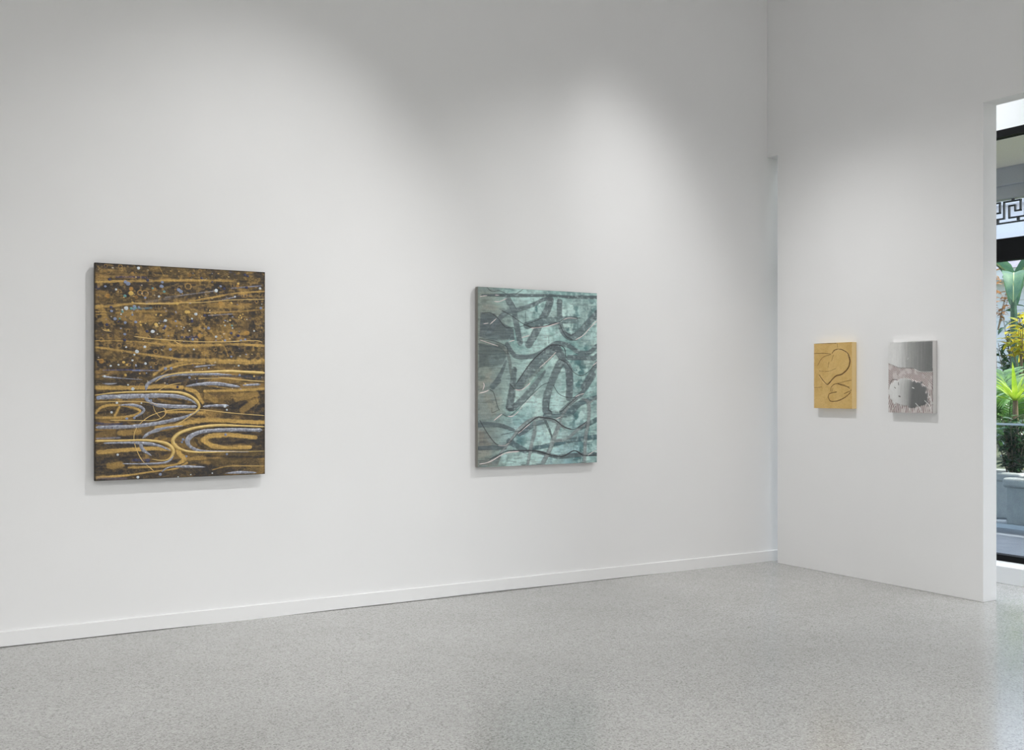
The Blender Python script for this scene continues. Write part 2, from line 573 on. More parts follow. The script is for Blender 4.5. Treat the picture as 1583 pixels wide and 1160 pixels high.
def conv(fm, S, pts, w):
    """pts in zoom pixels, w one width or a list of widths"""
    ws = w if isinstance(w, (list, tuple)) else [w] * len(pts)
    return [(*fm(x, y), q * S) for (x, y), q in zip(pts, ws)]

def build_painting_1():
    P, cv = P1, P1.cv
    nv, nu = cv.nv, cv.nu
    cv.fill((86, 72, 48))
    n1 = fbm(nv, nu, 16, 5, 11); n2 = fbm(nv, nu, 30, 4, 23); n3 = fbm(nv, nu, 11, 9, 37)
    cv.fill((160, 128, 74), 0.85 * sstep(0.50, 0.66, n1))
    cv.fill((122, 97, 56), 0.7 * sstep(0.46, 0.62, n3))
    cv.fill((50, 46, 44), 0.92 * sstep(0.49, 0.60, n2))
    cv.fill((44, 42, 44), 0.85 * sstep(0.55, 0.66, fbm(nv, nu, 9, 6, 51)))
    B = lambda *p: conv(m_bot, S1, p[0], p[1]); T = lambda *p: conv(m_top, S1, p[0], p[1])
    g, g2 = (186, 152, 86), (166, 134, 74)
    # mottled gold haze through the upper middle
    hz = np.exp(-(((cv.U - 0.52) / 0.42) ** 2 + ((cv.V - 0.40) / 0.16) ** 2))
    cv.fill((160, 128, 72), hz * 0.8 * sstep(0.46, 0.58, fbm(nv, nu, 34, 26, 77, 3)))
    cv.fill((56, 50, 46), hz * 0.7 * sstep(0.57, 0.64, fbm(nv, nu, 40, 34, 78, 3)))
    goldT = (
        ([(135, 235), (400, 228), (700, 225), (1000, 222), (1240, 228)], 24, 0.9),
        ([(135, 432), (300, 422), (430, 408), (780, 402), (1050, 360), (1250, 325), (1475, 310)], [34, 26, 20, 20, 20, 18, 16], 0.9),
        ([(135, 750), (300, 772), (480, 800), (700, 832), (850, 852)], 22, 0.95),
        ([(800, 850), (1000, 858), (1200, 864), (1480, 866)], [30, 40, 48, 52], 1.0),
        ([(600, 965), (680, 915), (780, 880), (880, 862)], 24, 0.95),
        ([(660, 960), (740, 915), (860, 885), (1000, 878)], 15, 0.95),
        ([(135, 700), (330, 700), (520, 712), (760, 735), (1000, 735), (1250, 728), (1480, 740)], [10, 10, 14, 24, 24, 24, 28], 0.85),
        ([(640, 115), (682, 195)], 9, 0.8), ([(980, 560), (1060, 640), (1150, 740), (1185, 820)], 14, 0.8),
        ([(180, 440), (210, 500), (220, 550)], [40, 60, 70], 0.7), ([(140, 470), (220, 472)], 8, 0.9), ([(140, 492), (220, 490)], 8, 0.9),
        ([(1000, 480), (1250, 470), (1475, 452)], 16, 0.7), ([(820, 420), (900, 450), (1000, 480)], 10, 0.6),
        ([(300, 480), (500, 470), (700, 470)], 22, 0.55), ([(1050, 420), (1180, 420), (1300, 440)], 40, 0.5),
        ([(950, 600), (1010, 640), (960, 660)], 30, 0.6), ([(1300, 640), (1340, 640)], 40, 0.7), ([(1000, 780), (1020, 810)], 50, 0.55),
        ([(680, 700), (720, 740)], 55, 0.7))
    goldB = (
        ([(135, 150), (300, 152), (520, 150), (660, 140), (820, 150)], 36, 0.95),
        ([(850, 160), (930, 190), (985, 270)], [24, 40, 26], 1.0),
        ([(140, 350), (200, 300), (320, 288), (440, 310), (490, 340), (430, 372), (300, 388), (140, 388)], 22, 0.95),
        ([(325, 305), (292, 372)], 20, 0.95),
        ([(690, 342), (900, 345), (1000, 350)], 22, 0.85),
        ([(620, 475), (760, 452), (900, 420), (1100, 408), (1300, 420), (1475, 425)], [44, 44, 44, 34, 36, 40], 1.0),
        ([(160, 662), (400, 642), (600, 632), (740, 640)], 36, 0.95),
        ([(400, 782), (700, 770), (830, 740)], 18, 0.9), ([(150, 862), (400, 842), (560, 818), (760, 792), (860, 745)], [24, 18, 14, 14, 18], 0.95),
        ([(770, 600), (800, 670), (840, 712), (800, 745)], [30, 40, 44, 30], 1.0),
        ([(985, 562), (1050, 532), (1200, 525), (1400, 545)], [40, 46, 40, 40], 1.0), ([(985, 566), (1080, 615), (1200, 622), (1360, 620)], [40, 44, 34, 36], 1.0),
        ([(1000, 180), (1250, 172), (1480, 160)], 26, 0.85), ([(990, 128), (1250, 168)], 14, 0.6),
        ([(250, 770), (340, 760)], 60, 0.6), ([(620, 560), (680, 550)], 50, 0.8), ([(1020, 220), (1080, 250)], 60, 0.5), ([(1250, 230), (1400, 200)], 70, 0.5),
        ([(1300, 330), (1400, 260)], 60, 0.45), ([(330, 510), (480, 500)], 50, 0.6), ([(1060, 800), (1200, 770), (1470, 770)], 10, 0.7), ([(850, 720), (1000, 700)], 30, 0.5))
    dk = (44, 40, 40)
    darkB = (([(345, 342), (420, 340)], 42), ([(160, 350), (280, 335)], 26), ([(1110, 580), (1240, 582), (1400, 565)], [12, 24, 26]), ([(930, 560), (960, 610), (1000, 630)], 26),
                   ([(640, 230), (760, 250), (860, 262)], 24), ([(560, 330), (640, 370)], 40), ([(720, 375), (1000, 380)], 26), ([(560, 725), (700, 728)], 14), ([(1000, 690), (1450, 700)], 22),
                   ([(640, 555), (720, 520), (770, 490)], 44), ([(1150, 610), (1260, 615)], 10), ([(660, 380), (560, 445)], 22), ([(300, 710), (520, 690)], 26), ([(200, 800), (260, 810)], 40))
    def pools(k, hh):
        for pts, w, a in goldT:
            cv.stroke(T(pts, w), g if a > 0.8 else g2, a * k, 0.5, hh, 0.9, 0.35)
        for pts, w, a in goldB:
            cv.stroke(B(pts, w), g if a > 0.8 else g2, a * k, 0.4, hh, 0.6, 0.18)
        for pts, w in darkB:
            cv.stroke(B(pts, w), dk, 0.85 * k, 0.6, 0, 0.9, 0.2)
    pools(1.0, 0.0008)
    for pts, w in (([(920, 300), (960, 320), (990, 275), (950, 200), (880, 165)], 5), ([(790, 640), (850, 690), (850, 730)], 4), ([(960, 560), (985, 530), (1060, 505), (1400, 515)], 5), ([(970, 580), (1060, 635), (1160, 645)], 5),
                   ([(1015, 560), (1040, 548), (1050, 575), (1030, 580)], 4), ([(1070, 560), (1100, 548), (1130, 556), (1145, 545), (1180, 548)], 4), ([(1190, 600), (1235, 590), (1225, 560), (1200, 565)], 4), ([(1185, 765), (1230, 775)], 5), ([(1210, 750), (1212, 790)], 5),
                   ([(520, 135), (580, 55), (620, 10)], 5), ([(525, 180), (520, 215), (550, 262)], 6)):
        cv.stroke(B(pts, w), (52, 40, 30), 0.85, 0.6)
    for pts, w, c in (([(300, 195), (420, 195), (540, 200)], 18, (48, 50, 88)), ([(820, 670), (960, 668)], 20, (48, 52, 86)), ([(200, 932), (420, 930), (600, 932)], 12, (58, 72, 122)),
                      ([(430, 935), (640, 935)], 10, (120, 138, 178)), ([(140, 280), (160, 280)], 34, (48, 50, 78)), ([(420, 440), (500, 445), (580, 440)], 18, (92, 118, 130)),
                      ([(690, 356), (900, 330), (1090, 305)], 9, (150, 150, 158)), ([(1210, 285), (1450, 265)], 11, (135, 142, 165)), ([(1030, 500), (1220, 488)], 9, (150, 150, 165)), ([(1100, 385), (1240, 352), (1370, 335)], 12, (70, 70, 80)), ([(1140, 375), (1240, 355)], 7, (190, 190, 200)), ([(540, 395), (700, 370), (780, 350)], 26, (120, 108, 96))):
        cv.stroke(T(pts, w), c, 0.85, 0.5)
    for pts, w, c in (([(140, 430), (240, 442), (350, 436)], [24, 26, 14], (44, 54, 88)), ([(1120, 60), (1300, 62), (1475, 75)], [14, 24, 30], (58, 66, 82)), ([(680, 90), (860, 95), (1100, 70)], 22, (62, 60, 66)), ([(430, 725), (560, 722)], 26, (50, 56, 88)), ([(150, 862), (380, 872)], 26, (94, 86, 94)), ([(150, 552), (330, 545)], 16, (134, 140, 160))):
        cv.stroke(B(pts, w), c, 0.85, 0.5)
    for x, y, r in ((240, 155, 18), (335, 115, 18), (220, 108, 14), (600, 182, 12), (870, 270, 28), (325, 310, 18), (490, 320, 22), (530, 326, 28), (290, 392, 12), (255, 660, 20), (185, 692, 18), (325, 738, 20),
                    (555, 675, 18), (615, 785, 20), (755, 768, 13), (402, 890, 14), (615, 878, 13), (962, 150, 16), (1220, 265, 16), (1410, 390, 16), (1320, 345, 18), (1085, 770, 15), (340, 135, 15), (1000, 800, 18), (980, 600, 26), (800, 285, 20), (1300, 345, 14), (395, 620, 16)):
        u, v = m_top(x, y); cv.ring(u, v, r * S1, (176, 140, 80), 0.7)
    for x, y, r in ((235, 345, 22), (880, 180, 20), (1125, 410, 26), (185, 860, 22), (420, 290, 20), (460, 355, 16), (600, 290, 20), (1330, 640, 24), (960, 660, 20), (1260, 270, 16), (430, 165, 12)):
        u, v = m_top(x, y); cv.blob(u, v, r * S1, r * S1, (172, 128, 62), 0.85, 0.35, 0.0006)
    rng = np.random.default_rng(5)
    for k in range(150):
        u, v = rng.random() * cv.w, rng.random() * cv.h * 0.62
        r = (5 + 12 * rng.random() ** 2) * S1
        if rng.random() < 0.5: cv.ring(u, v, r, (162, 128, 72), 0.55, 0.45)
        else: cv.blob(u, v, r, r * 0.8, ((156, 122, 68), (60, 54, 50), (76, 76, 92))[int(rng.random() * 3)], 0.65)
    # contour lines where pools of gold dried
    for sd, lo, fr in ((201, 0.47, 9), (202, 0.53, 12), (203, 0.50, 16)):
        w_ = fbm(nv, nu, fr * 1.6, fr * 0.8, sd, 3)
        gr = np.abs(w_ - lo)
        cv.fill((46, 38, 32), 0.40 * (0.35 + 0.65 * sstep(0.4, 0.6, cv.V / cv.h)) * (1 - sstep(0.003, 0.009, gr)))
        cv.fill((190, 156, 92), 0.16 * (1 - sstep(0.003, 0.008, np.abs(gr - 0.016))))
    # tiny dots flung over the upper part
    for k in range(330):
        u = min(max(rng.normal(0.5, 0.26), 0.02), 0.98) * cv.w; v = min(max(rng.normal(0.30, 0.15), 0.02), 0.95) * cv.h
        r = (2.5 + 4 * rng.random()) * S1
        c = ((226, 214, 190), (214, 186, 120), (150, 160, 186), (52, 50, 62), (66, 68, 100), (186, 150, 84), (120, 96, 70))[int(rng.random() * 7)]
        cv.blob(u, v, r * (1 + 0.8 * rng.random()), r, c, 0.85, 0.4, 0.0008)
    # scumbled speckle: gold rubbed over the dark ground and dark dots in the gold
    topm = 1 - 0.75 * sstep(0.42, 0.58, cv.V / cv.h)
    cv.fill((176, 144, 84), 0.40 * topm * sstep(0.54, 0.72, fbm(nv, nu, 90, 55, 130, 2)))
    cv.fill((52, 48, 46), 0.55 * topm * sstep(0.54, 0.70, fbm(nv, nu, 80, 50, 131, 2)) * sstep(0.38, 0.60, fbm(nv, nu, 14, 10, 133, 3)))
    cv.fill((50, 46, 44), 0.35 * sstep(0.52, 0.70, fbm(nv, nu, 60, 16, 136, 3)))
    pools(0.45, 0.0)
    # canvas weave and dragged streaks
    weave = 0.80 + 0.40 * fbm(nv, nu, 10, 180, 90, 2) * 0.5 + 0.40 * fbm(nv, nu, 240, 8, 91, 2) * 0.5
    cv.c *= (weave * (0.78 + 0.44 * vnoise(nv, nu, 256, 204, 92)))[..., None]
    for k in range(26):
        v = int(rng.random() * (nv - 2)); cv.c[v, :] *= 0.72
    for k in range(16):
        u = int(rng.random() * (nu - 2)); cv.c[:, u] *= 1.22
    cv.z += 0.0012 * fbm(nv, nu, 90, 60, 95, 3)
    cv.c *= 1.10
    cv.c[:3] *= 0.5; cv.c[:, :3] *= 0.5; cv.c[-2:] *= 0.6; cv.c[:, -3:] *= 0.6
    m_face = paint_mat('gold_black_paint', 0.55, 0.0)
    m_side = principled('dark_canvas_edge', srgb(60, 52, 42), 0.8)[0]
    P.finish(m_face, m_side)
    m_band = noisy_mat('silver_blue_shell_paint', [(0.28, srgb(78, 79, 90)), (0.44, srgb(136, 139, 150)), (0.60, srgb(162, 165, 176)), (0.74, srgb(226, 232, 242))], 70, 0.35, 0.1)
    m_ridge = noisy_mat('bright_gold_bead_paint', [(0.3, srgb(206, 174, 104)), (0.7, srgb(228, 200, 132))], 40, 0.38, 0.15)
    m_thin = principled('pale_gold_line_paint', srgb(222, 190, 120), 0.4)[0]
    for i, (f, pts, w) in enumerate((
        (B, [(150, 228), (300, 222), (520, 216), (700, 214), (820, 227), (900, 255), (938, 285)], [36, 36, 34, 32, 26, 18, 10]),
        (B, [(535, 175), (545, 130), (590, 95), (660, 68), (780, 48), (1000, 44), (1215, 50)], [20, 24, 24, 26, 22, 22, 10]),
        (B, [(515, 205), (545, 248), (610, 285), (720, 298), (870, 302), (940, 300)], [10, 22, 24, 34, 24, 20]),
        (B, [(140, 465), (300, 462), (460, 455), (640, 430), (800, 395), (900, 362), (960, 322)], [26, 28, 30, 30, 28, 20, 10]),
        (B, [(985, 300), (1090, 293), (1190, 293)], [18, 20, 22]),
        (B, [(850, 140), (960, 124), (1100, 120), (1280, 145)], [12, 24, 28, 16]), (B, [(1300, 132), (1440, 126)], [18, 20]),
        (B, [(508, 552), (560, 512), (640, 482), (720, 465), (830, 452)], [14, 28, 28, 18, 8]), (B, [(492, 588), (512, 640), (582, 690)], [28, 26, 10]),
        (B, [(200, 590), (360, 586), (520, 590), (640, 610), (735, 650)], [12, 16, 22, 20, 8]),
        (B, [(1455, 487), (1200, 484), (1010, 494), (915, 520), (868, 560), (872, 600), (920, 636), (1010, 655), (1200, 656), (1350, 658)], [28, 28, 30, 34, 38, 32, 24, 16, 12, 8]),
        (B, [(350, 752), (560, 752), (700, 738), (757, 690)], [8, 14, 18, 10]), (B, [(660, 815), (720, 780), (850, 775), (1005, 778)], [14, 10, 22, 8]), (B, [(1160, 828), (1280, 820), (1410, 822)], [8, 22, 12]),
        (B, [(320, 290), (420, 287), (492, 302), (520, 330), (490, 362), (440, 385)], [8, 20, 26, 26, 18, 12]),
        (B, [(190, 60), (240, 68), (360, 78), (510, 88)], [22, 14, 7, 5]), (B, [(190, 118), (250, 122), (310, 116)], [6, 14, 6]), (T, [(915, 908), (1000, 898), (1090, 890)], [14, 12, 5]))):
        P.ridge('shell_band', f(pts, w), m_band, flat=True, seed=i * 3, wob=0.22)
    for i, (f, pts, w) in enumerate((
        (B, [(130, 210), (300, 191), (520, 184), (760, 186), (860, 207), (930, 250), (957, 300), (930, 340), (880, 378), (800, 432), (740, 468)], [7, 12, 16, 20, 24, 24, 20, 14, 8, 6, 4]),
        (B, [(610, 105), (680, 62), (800, 36), (1000, 27), (1170, 21), (1300, 26), (1475, 35)], [7, 10, 14, 18, 22, 22, 26]),
        (B, [(1475, 460), (1300, 453), (1100, 449), (940, 466), (830, 497), (772, 532), (748, 572), (772, 615), (840, 648), (930, 660), (1100, 660), (1280, 655), (1480, 652)], [12, 16, 22, 24, 26, 30, 34, 26, 20, 16, 12, 6, 4]),
        (B, [(135, 573), (300, 570), (520, 566), (640, 578), (718, 602), (752, 645), (740, 690), (700, 722), (640, 725), (580, 715)], [16, 16, 18, 22, 26, 26, 20, 10, 7, 5]))):
        P.ridge('paint_ridge', f(pts, w), m_ridge, hk=0.42, seed=i)
    for i, (f, pts, w) in enumerate((
        (B, [(135, 265), (300, 260), (500, 262), (620, 285), (685, 320), (690, 360), (650, 395), (580, 410), (400, 410), (250, 408)], 6), (B, [(1475, 372), (1200, 350), (980, 325), (820, 322), (690, 335), (580, 370), (500, 425), (452, 490), (442, 560), (462, 640), (510, 730), (600, 810)], 6),
        (B, [(590, 285), (610, 340), (660, 400)], 4), (B, [(605, 205), (650, 165), (720, 130), (820, 112)], 5), (T, [(430, 400), (560, 410), (780, 402), (1000, 395), (1200, 378), (1475, 372)], 6),
        (T, [(440, 665), (600, 685), (900, 705), (1150, 708), (1380, 698), (1455, 708)], 7), (T, [(772, 682), (766, 705), (815, 732)], 6), (B, [(950, 80), (1150, 75), (1300, 90), (1475, 103)], 7), (T, [(190, 605), (215, 620), (265, 625)], 7), (B, [(1160, 772), (1475, 768)], 3))):
        P.ridge('paint_line', f(pts, w), m_thin, hk=0.4, seed=50 + i, wob=0.3)
    # flecks of shell and gold, too small to pick apart: joined domes, one object for each colour
    flecks = {
        'pale': [(478, 127, 13), (1090, 305, 15), (640, 350, 11), (380, 442, 17), (930, 490, 14), (690, 540, 13), (590, 627, 17), (1437, 287, 12), (1090, 668, 11), (915, 768, 8), (465, 785, 15), (380, 750, 8), (533, 880, 11), (258, 898, 9), (1268, 897, 9), (900, 525, 8), (837, 595, 6), (1390, 622, 8), (1220, 600, 7), (1160, 580, 7), (527, 748, 12), (445, 810, 8), (320, 890, 8), (340, 490, 7), (350, 455, 7), (1240, 352, 8), (430, 855, 9), (457, 890, 6), (300, 295, 9),
                 (313, 1600, 10), (473, 1777, 11), (307, 1190, 10), (265, 1265, 10), (433, 1080, 14), (500, 1192, 7), (395, 1048, 7), (790, 1775, 6), (890, 1757, 6), (1060, 1745, 6), (1160, 1215, 14), (1175, 1245, 8), (330, 1145, 9), (320, 1140, 9), (210, 980, 10)],
        'blue': [(395, 248, 18), (375, 235, 14), (665, 237, 12), (660, 270, 16), (795, 298, 16), (812, 312, 16), (530, 360, 10), (455, 552, 12), (372, 556, 12), (292, 527, 13), (430, 495, 9), (1443, 443, 12), (1125, 270, 11), (905, 688, 12), (728, 768, 12), (1320, 690, 11), (1285, 697, 10), (1030, 600, 14), (1160, 697, 11), (215, 270, 10), (265, 465, 12), (445, 430, 14), (480, 435, 10), (370, 648, 12), (690, 585, 10), (1210, 825, 9), (440, 450, 12), (770, 545, 9), (540, 955, 6), (690, 920, 14), (735, 918, 12),
                 (1090, 965, 10), (1275, 970, 10), (1165, 1440, 11), (880, 990, 10), (545, 1160, 13), (160, 1150, 16), (830, 1480, 12), (820, 1500, 10), (650, 1755, 12), (855, 1612, 9), (1175, 1595, 10), (575, 1170, 10), (385, 1315, 12), (445, 1310, 10)],
        'navy': [(975, 205, 11), (1330, 280, 14), (1265, 660, 15), (250, 215, 12), (550, 222, 13), (262, 435, 12), (228, 572, 12), (1155, 290, 12), (900, 545, 12), (1000, 500, 13), (1210, 640, 12), (545, 625, 13), (680, 600, 12), (368, 695, 13), (320, 548, 9), (1320, 180, 12), (1340, 190, 10), (785, 1065, 11), (550, 1645, 18), (455, 1640, 14), (1060, 235, 8)],
        'teal': [(370, 345, 12), (680, 312, 11), (420, 445, 13), (450, 440, 13), (330, 525, 8), (1160, 582, 6), (350, 470, 10), (590, 285, 9), (1215, 580, 9)],
        'gold': [(420, 325, 20), (782, 407, 13), (855, 473, 16), (872, 473, 15), (615, 572, 15), (430, 398, 9), (655, 497, 9), (617, 495, 8), (490, 550, 9), (497, 575, 9), (360, 870, 13), (385, 890, 9), (1265, 250, 11), (958, 357, 8), (1280, 500, 8), (1270, 515, 8), (1300, 490, 7), (1210, 400, 9), (1140, 700, 8), (375, 970, 11), (1215, 405, 7), (1390, 980, 9), (1320, 1040, 9), (1200, 538, 10), (1040, 460, 7), (1150, 553, 7), (1290, 520, 8), (240, 615, 9)]}
    cols = {'pale': srgb(214, 222, 228), 'blue': srgb(140, 152, 180), 'navy': srgb(62, 64, 94), 'teal': srgb(110, 160, 158), 'gold': srgb(222, 186, 104)}
    dn = 9
    for key, lst in flecks.items():
        V, F = [], []
        for k, (x, y, r) in enumerate(lst):
            u, v = m_top(x, y) if y <= 980 else m_bot(x, y - 919)
            rr = r * S1
            u = min(max(u, rr), P.w - rr); v = min(max(v, rr), P.h - rr)
            ex, ph = 0.82 + 0.18 * rng.random(), rng.random() * 6.28
            b0 = len(V); hz0 = P.height(u, v)
            tx, ty = (rng.random() - 0.5) * 0.25, (rng.random() - 0.5) * 0.25
            for j in range(dn):
                a = ph + j * 2 * math.pi / dn
                q = rr * (0.9 + 0.2 * rng.random())
                V.append(P.pos(u + q * math.cos(a), v + q * ex * math.sin(a), hz0 + 0.0002))
            for j in range(dn):
                a = ph + j * 2 * math.pi / dn
                V.append(P.pos(u + 0.75 * rr * math.cos(a), v + 0.75 * rr * ex * math.sin(a), hz0 + 0.0028 + rr * (tx * math.cos(a) + ty * math.sin(a))))
            for j in range(dn):
                j2 = (j + 1) % dn
                F.append((b0 + j, b0 + j2, b0 + dn + j2, b0 + dn + j))
            F.append(tuple(b0 + dn + j for j in range(dn)))
        nm = {'pale': 'pale_shell_flecks', 'blue': 'blue_shell_flecks', 'navy': 'navy_paint_flecks', 'teal': 'teal_shell_flecks', 'gold': 'gold_paint_flecks'}[key]
        me = mesh(nm, V, F)
        c = cols[key]
        mt = noisy_mat(nm, [(0.3, tuple(q * 0.72 for q in c)), (0.7, tuple(min(1, q * 1.12) for q in c))], 160, 0.3, 0.0)
        add(nm, me, P.root, mt, kind='stuff')
build_painting_1()

# ---- painting 2: aqua and grey abstract
D2 = 0.043
F2 = WY - D2
tl, br = on_y(738, 444, F2), on_y(922, 714.5, F2)
bl, tr = on_y(738, 723.5, F2), on_y(922, 453, F2)
ztop, zbot = (tl.z + tr.z) / 2, (bl.z + br.z) / 2
c2 = Vector((tl.x, F2, ztop))
P2 = Painting('abstract_painting', (tl.x, WY, ztop), (1, 0, 0), (0, -1, 0), br.x - tl.x, ztop - zbot, D2, 400,
              'large aqua and grey abstract painting with ribbed winding bands', gap=0.010)
K2 = 6.823
m2t = tile_map(720, 430, K2, lambda x, y: on_y(x, y, F2), c2, (1, 0, 0))
m2b = tile_map(720, 580, K2, lambda x, y: on_y(x, y, F2), c2, (1, 0, 0))
S2 = (br.x - tl.x) / 184.0 / K2

def build_painting_2():
    P, cv = P2, P2.cv
    nv, nu = cv.nv, cv.nu
    T = lambda p, w: conv(m2t, S2, p, w); B = lambda p, w: conv(m2b, S2, p, w)
    cv.fill((170, 200, 196))
    cv.fill((196, 222, 216), 0.8 * sstep(0.5, 0.68, fbm(nv, nu, 6, 7, 3)))
    cv.fill((124, 164, 162), 0.7 * sstep(0.5, 0.64, fbm(nv, nu, 7, 5, 8)))
    cv.fill((150, 190, 200), 0.7 * sstep(0.55, 1.0, cv.V / cv.h) * sstep(0.42, 0.6, fbm(nv, nu, 5, 5, 14)))
    left = 1 - sstep(0.04, 0.42, cv.U / cv.w + 0.25 * (fbm(nv, nu, 5, 4, 19) - 0.5))
    cv.fill((126, 134, 126), left * 0.92)
    cv.fill((150, 148, 138), left * 0.5 * sstep(0.5, 0.65, fbm(nv, nu, 9, 6, 25)))
    teal = fbm(nv, nu, 22, 22, 30, 4)
    for x, y, r, f in ((1250, 640, 150, m2t), (1200, 930, 140, m2t), (1080, 500, 110, m2t), (1250, 330, 170, m2t), (1160, 60, 110, m2b), (1300, 700, 140, m2b), (560, 720, 90, m2b), (1150, 440, 110, m2b), (1180, 850, 120, m2b), (750, 330, 90, m2t)):
        u, v = f(x, y)
        d = np.exp(-(((cv.U - u) / (r * S2)) ** 2 + ((cv.V - v) / (r * S2)) ** 2))
        cv.fill((66, 108, 112), 0.9 * d * sstep(0.42, 0.58, teal))
    for x, y, r, f in ((1310, 600, 80, m2t), (860, 600, 110, m2t), (700, 250, 110, m2t), (960, 280, 100, m2b), (680, 280, 100, m2b), (800, 620, 100, m2b), (1010, 620, 60, m2b), (1300, 180, 60, m2b), (470, 890, 110, m2b), (720, 920, 80, m2b), (900, 920, 120, m2b), (1330, 760, 60, m2b)):
        u, v = f(x, y)
        d = np.exp(-(((cv.U - u) / (r * S2)) ** 2 + ((cv.V - v) / (r * S2)) ** 2))
        cv.fill((190, 222, 218), 0.85 * d * sstep(0.3, 0.55, fbm(nv, nu, 18, 20, 33)))
    g = (112, 124, 128); gd = (94, 104, 108); gl = (142, 150, 150)
    ribs = np.zeros((nv, nu))
    def band(pts, w, c, a=0.88, rib=1.0):
        m = cv.stroke(pts, tuple(int(q * 0.95) for q in c), a, 0.30, 0.0012, 0.22, 0.10)
        cv.fill((58, 66, 72), np.clip(4 * m * (1 - m), 0, 1) * 0.38)
        np.maximum(ribs, m * rib, out=ribs)
    for f, poly, c in ((m2t, [(150, 365), (300, 380), (380, 470), (500, 540), (510, 650), (300, 660), (140, 620)], gd), (m2t, [(135, 690), (400, 725), (430, 820), (380, 920), (135, 945)], (88, 98, 98)),
                       (m2b, [(135, 905), (370, 850), (330, 960), (135, 970)], (120, 124, 120)), (m2b, [(135, 580), (200, 580), (330, 740), (135, 750)], (130, 128, 120))):
        m = cv.poly_mask([f(*p) for p in poly], 5)
        cv.fill(c, m * 0.85); np.maximum(ribs, m, out=ribs)
    for pts, w, c in (([(440, 230), (500, 330), (520, 430), (545, 560), (570, 680)], 62, g), ([(230, 590), (330, 450), (430, 365), (560, 330), (700, 285), (830, 222), (900, 225)], [50, 52, 52, 46, 40, 36, 30], g),
                      ([(890, 235), (850, 350), (800, 440), (720, 600), (660, 700)], 78, g), ([(170, 180), (500, 182), (700, 185), (900, 185), (1100, 200), (1380, 205)], [20, 34, 30, 26, 30, 36], gd),
                      ([(985, 250), (985, 400), (1000, 520), (1050, 600), (1120, 622), (1200, 570), (1290, 470), (1385, 375)], [62, 60, 60, 60, 66, 66, 70, 76], g), ([(640, 500), (800, 455), (980, 445), (1150, 440)], 70, (116, 136, 138)),
                      ([(430, 700), (480, 780), (540, 830), (700, 825), (830, 765), (950, 690), (1080, 715), (1180, 780), (1290, 790), (1380, 715)], 46, g), ([(1080, 840), (1200, 840), (1330, 850), (1380, 820)], 50, g),
                      ([(140, 655), (280, 690), (400, 740), (450, 840), (470, 960), (500, 1130)], [10, 30, 40, 34, 38, 40], (128, 134, 128)), ([(420, 880), (370, 1000), (290, 1140)], [24, 40, 50], gd),
                      ([(1380, 900), (1320, 1000), (1230, 1150)], 50, g)):
        band(T(pts, w), w, c)
    for pts, w, c in (([(800, -40), (660, 190), (500, 340), (440, 350)], [80, 74, 60, 50], g), ([(510, -60), (480, 200), (460, 330)], [50, 80, 90], gd), ([(1350, 0), (1230, 180), (1130, 270), (1000, 385)], [50, 50, 44, 40], g),
                      ([(340, 60), (280, 120)], 60, gd), ([(140, 520), (350, 532), (500, 580)], [60, 44, 30], gd), ([(140, 772), (350, 766), (420, 770)], [44, 40, 20], gd),
                      ([(830, 430), (1000, 425), (1100, 385), (1200, 300), (1380, 230)], [46, 44, 80, 60, 40], (94, 116, 124)), ([(700, 775), (850, 748), (1100, 690), (1380, 652)], [36, 44, 50, 50], (78, 108, 116)),
                      ([(550, 800), (750, 812), (950, 860), (1100, 850), (1380, 832)], [20, 34, 40, 46, 30], gd), ([(450, 700), (520, 740), (620, 800)], 54, (94, 112, 118)), ([(560, 620), (620, 590), (720, 520), (830, 490)], 50, (112, 128, 134)),
                      ([(820, 455), (870, 560), (905, 660)], [30, 26, 20], (74, 86, 88)), ([(1200, 560), (1380, 470)], 50, (82, 108, 110)), ([(1090, -20), (1092, 120), (1085, 230)], 82, g)):
        band(B(pts, w), w, c)
    # the wide hairpin in the middle
    band(T([(560, 1140), (700, 950), (850, 800), (960, 752)], [90, 110, 116, 90]), 0, g)
    band(T([(960, 752), (1012, 850), (960, 960), (890, 1130), (850, 1260), (840, 1390), (880, 1430)], [90, 90, 84, 80, 86, 80, 60]), 0, g)
    band(T([(1030, 870), (1080, 960), (1092, 1100)], [60, 86, 84]), 0, g)
    cv.stroke(T([(620, 1130), (760, 980), (930, 800)], [30, 40, 20]), (138, 152, 146), 0.8)
    cv.stroke(T([(640, 1160), (780, 1000), (880, 900)], [40, 36, 20]), (160, 198, 188), 0.7)
    for pts, w in (([(530, 600), (620, 520), (720, 460), (850, 460), (960, 500), (1040, 560)], [40, 44, 40, 34, 40, 30]), ([(720, 500), (722, 600), (692, 720), (650, 940)], [34, 38, 36, 30]), ([(985, 520), (930, 650), (880, 790), (800, 945)], [46, 50, 44, 50]),
                   ([(1140, 260), (1060, 350), (1000, 450), (960, 560)], 34), ([(940, 695), (1060, 672), (1160, 590), (1270, 500)], [30, 36, 36, 26]), ([(1230, 250), (1290, 300), (1290, 480), (1260, 650), (1245, 920)], [20, 44, 38, 40, 36]), ([(1290, 300), (1385, 230)], 26), ([(360, 830), (430, 740), (520, 620)], 30)):
        cv.stroke(B(pts, w), gl, 0.95, 0.25, 0.0015)
        for off in (-1, 1):
            cp = B(pts, w)
            cv.stroke([(u + off * q * 0.52, v, 0.0045) for u, v, q in cp], (70, 80, 82), 0.6, 0.6)
    # rubbed, streaky paint over everything
    cv.fill((84, 104, 108), 0.22 * sstep(0.52, 0.74, fbm(nv, nu, 46, 34, 140, 3)))
    cv.fill((124, 142, 142), 0.45 * sstep(0.48, 0.66, fbm(nv, nu, 12, 8, 141, 3)))
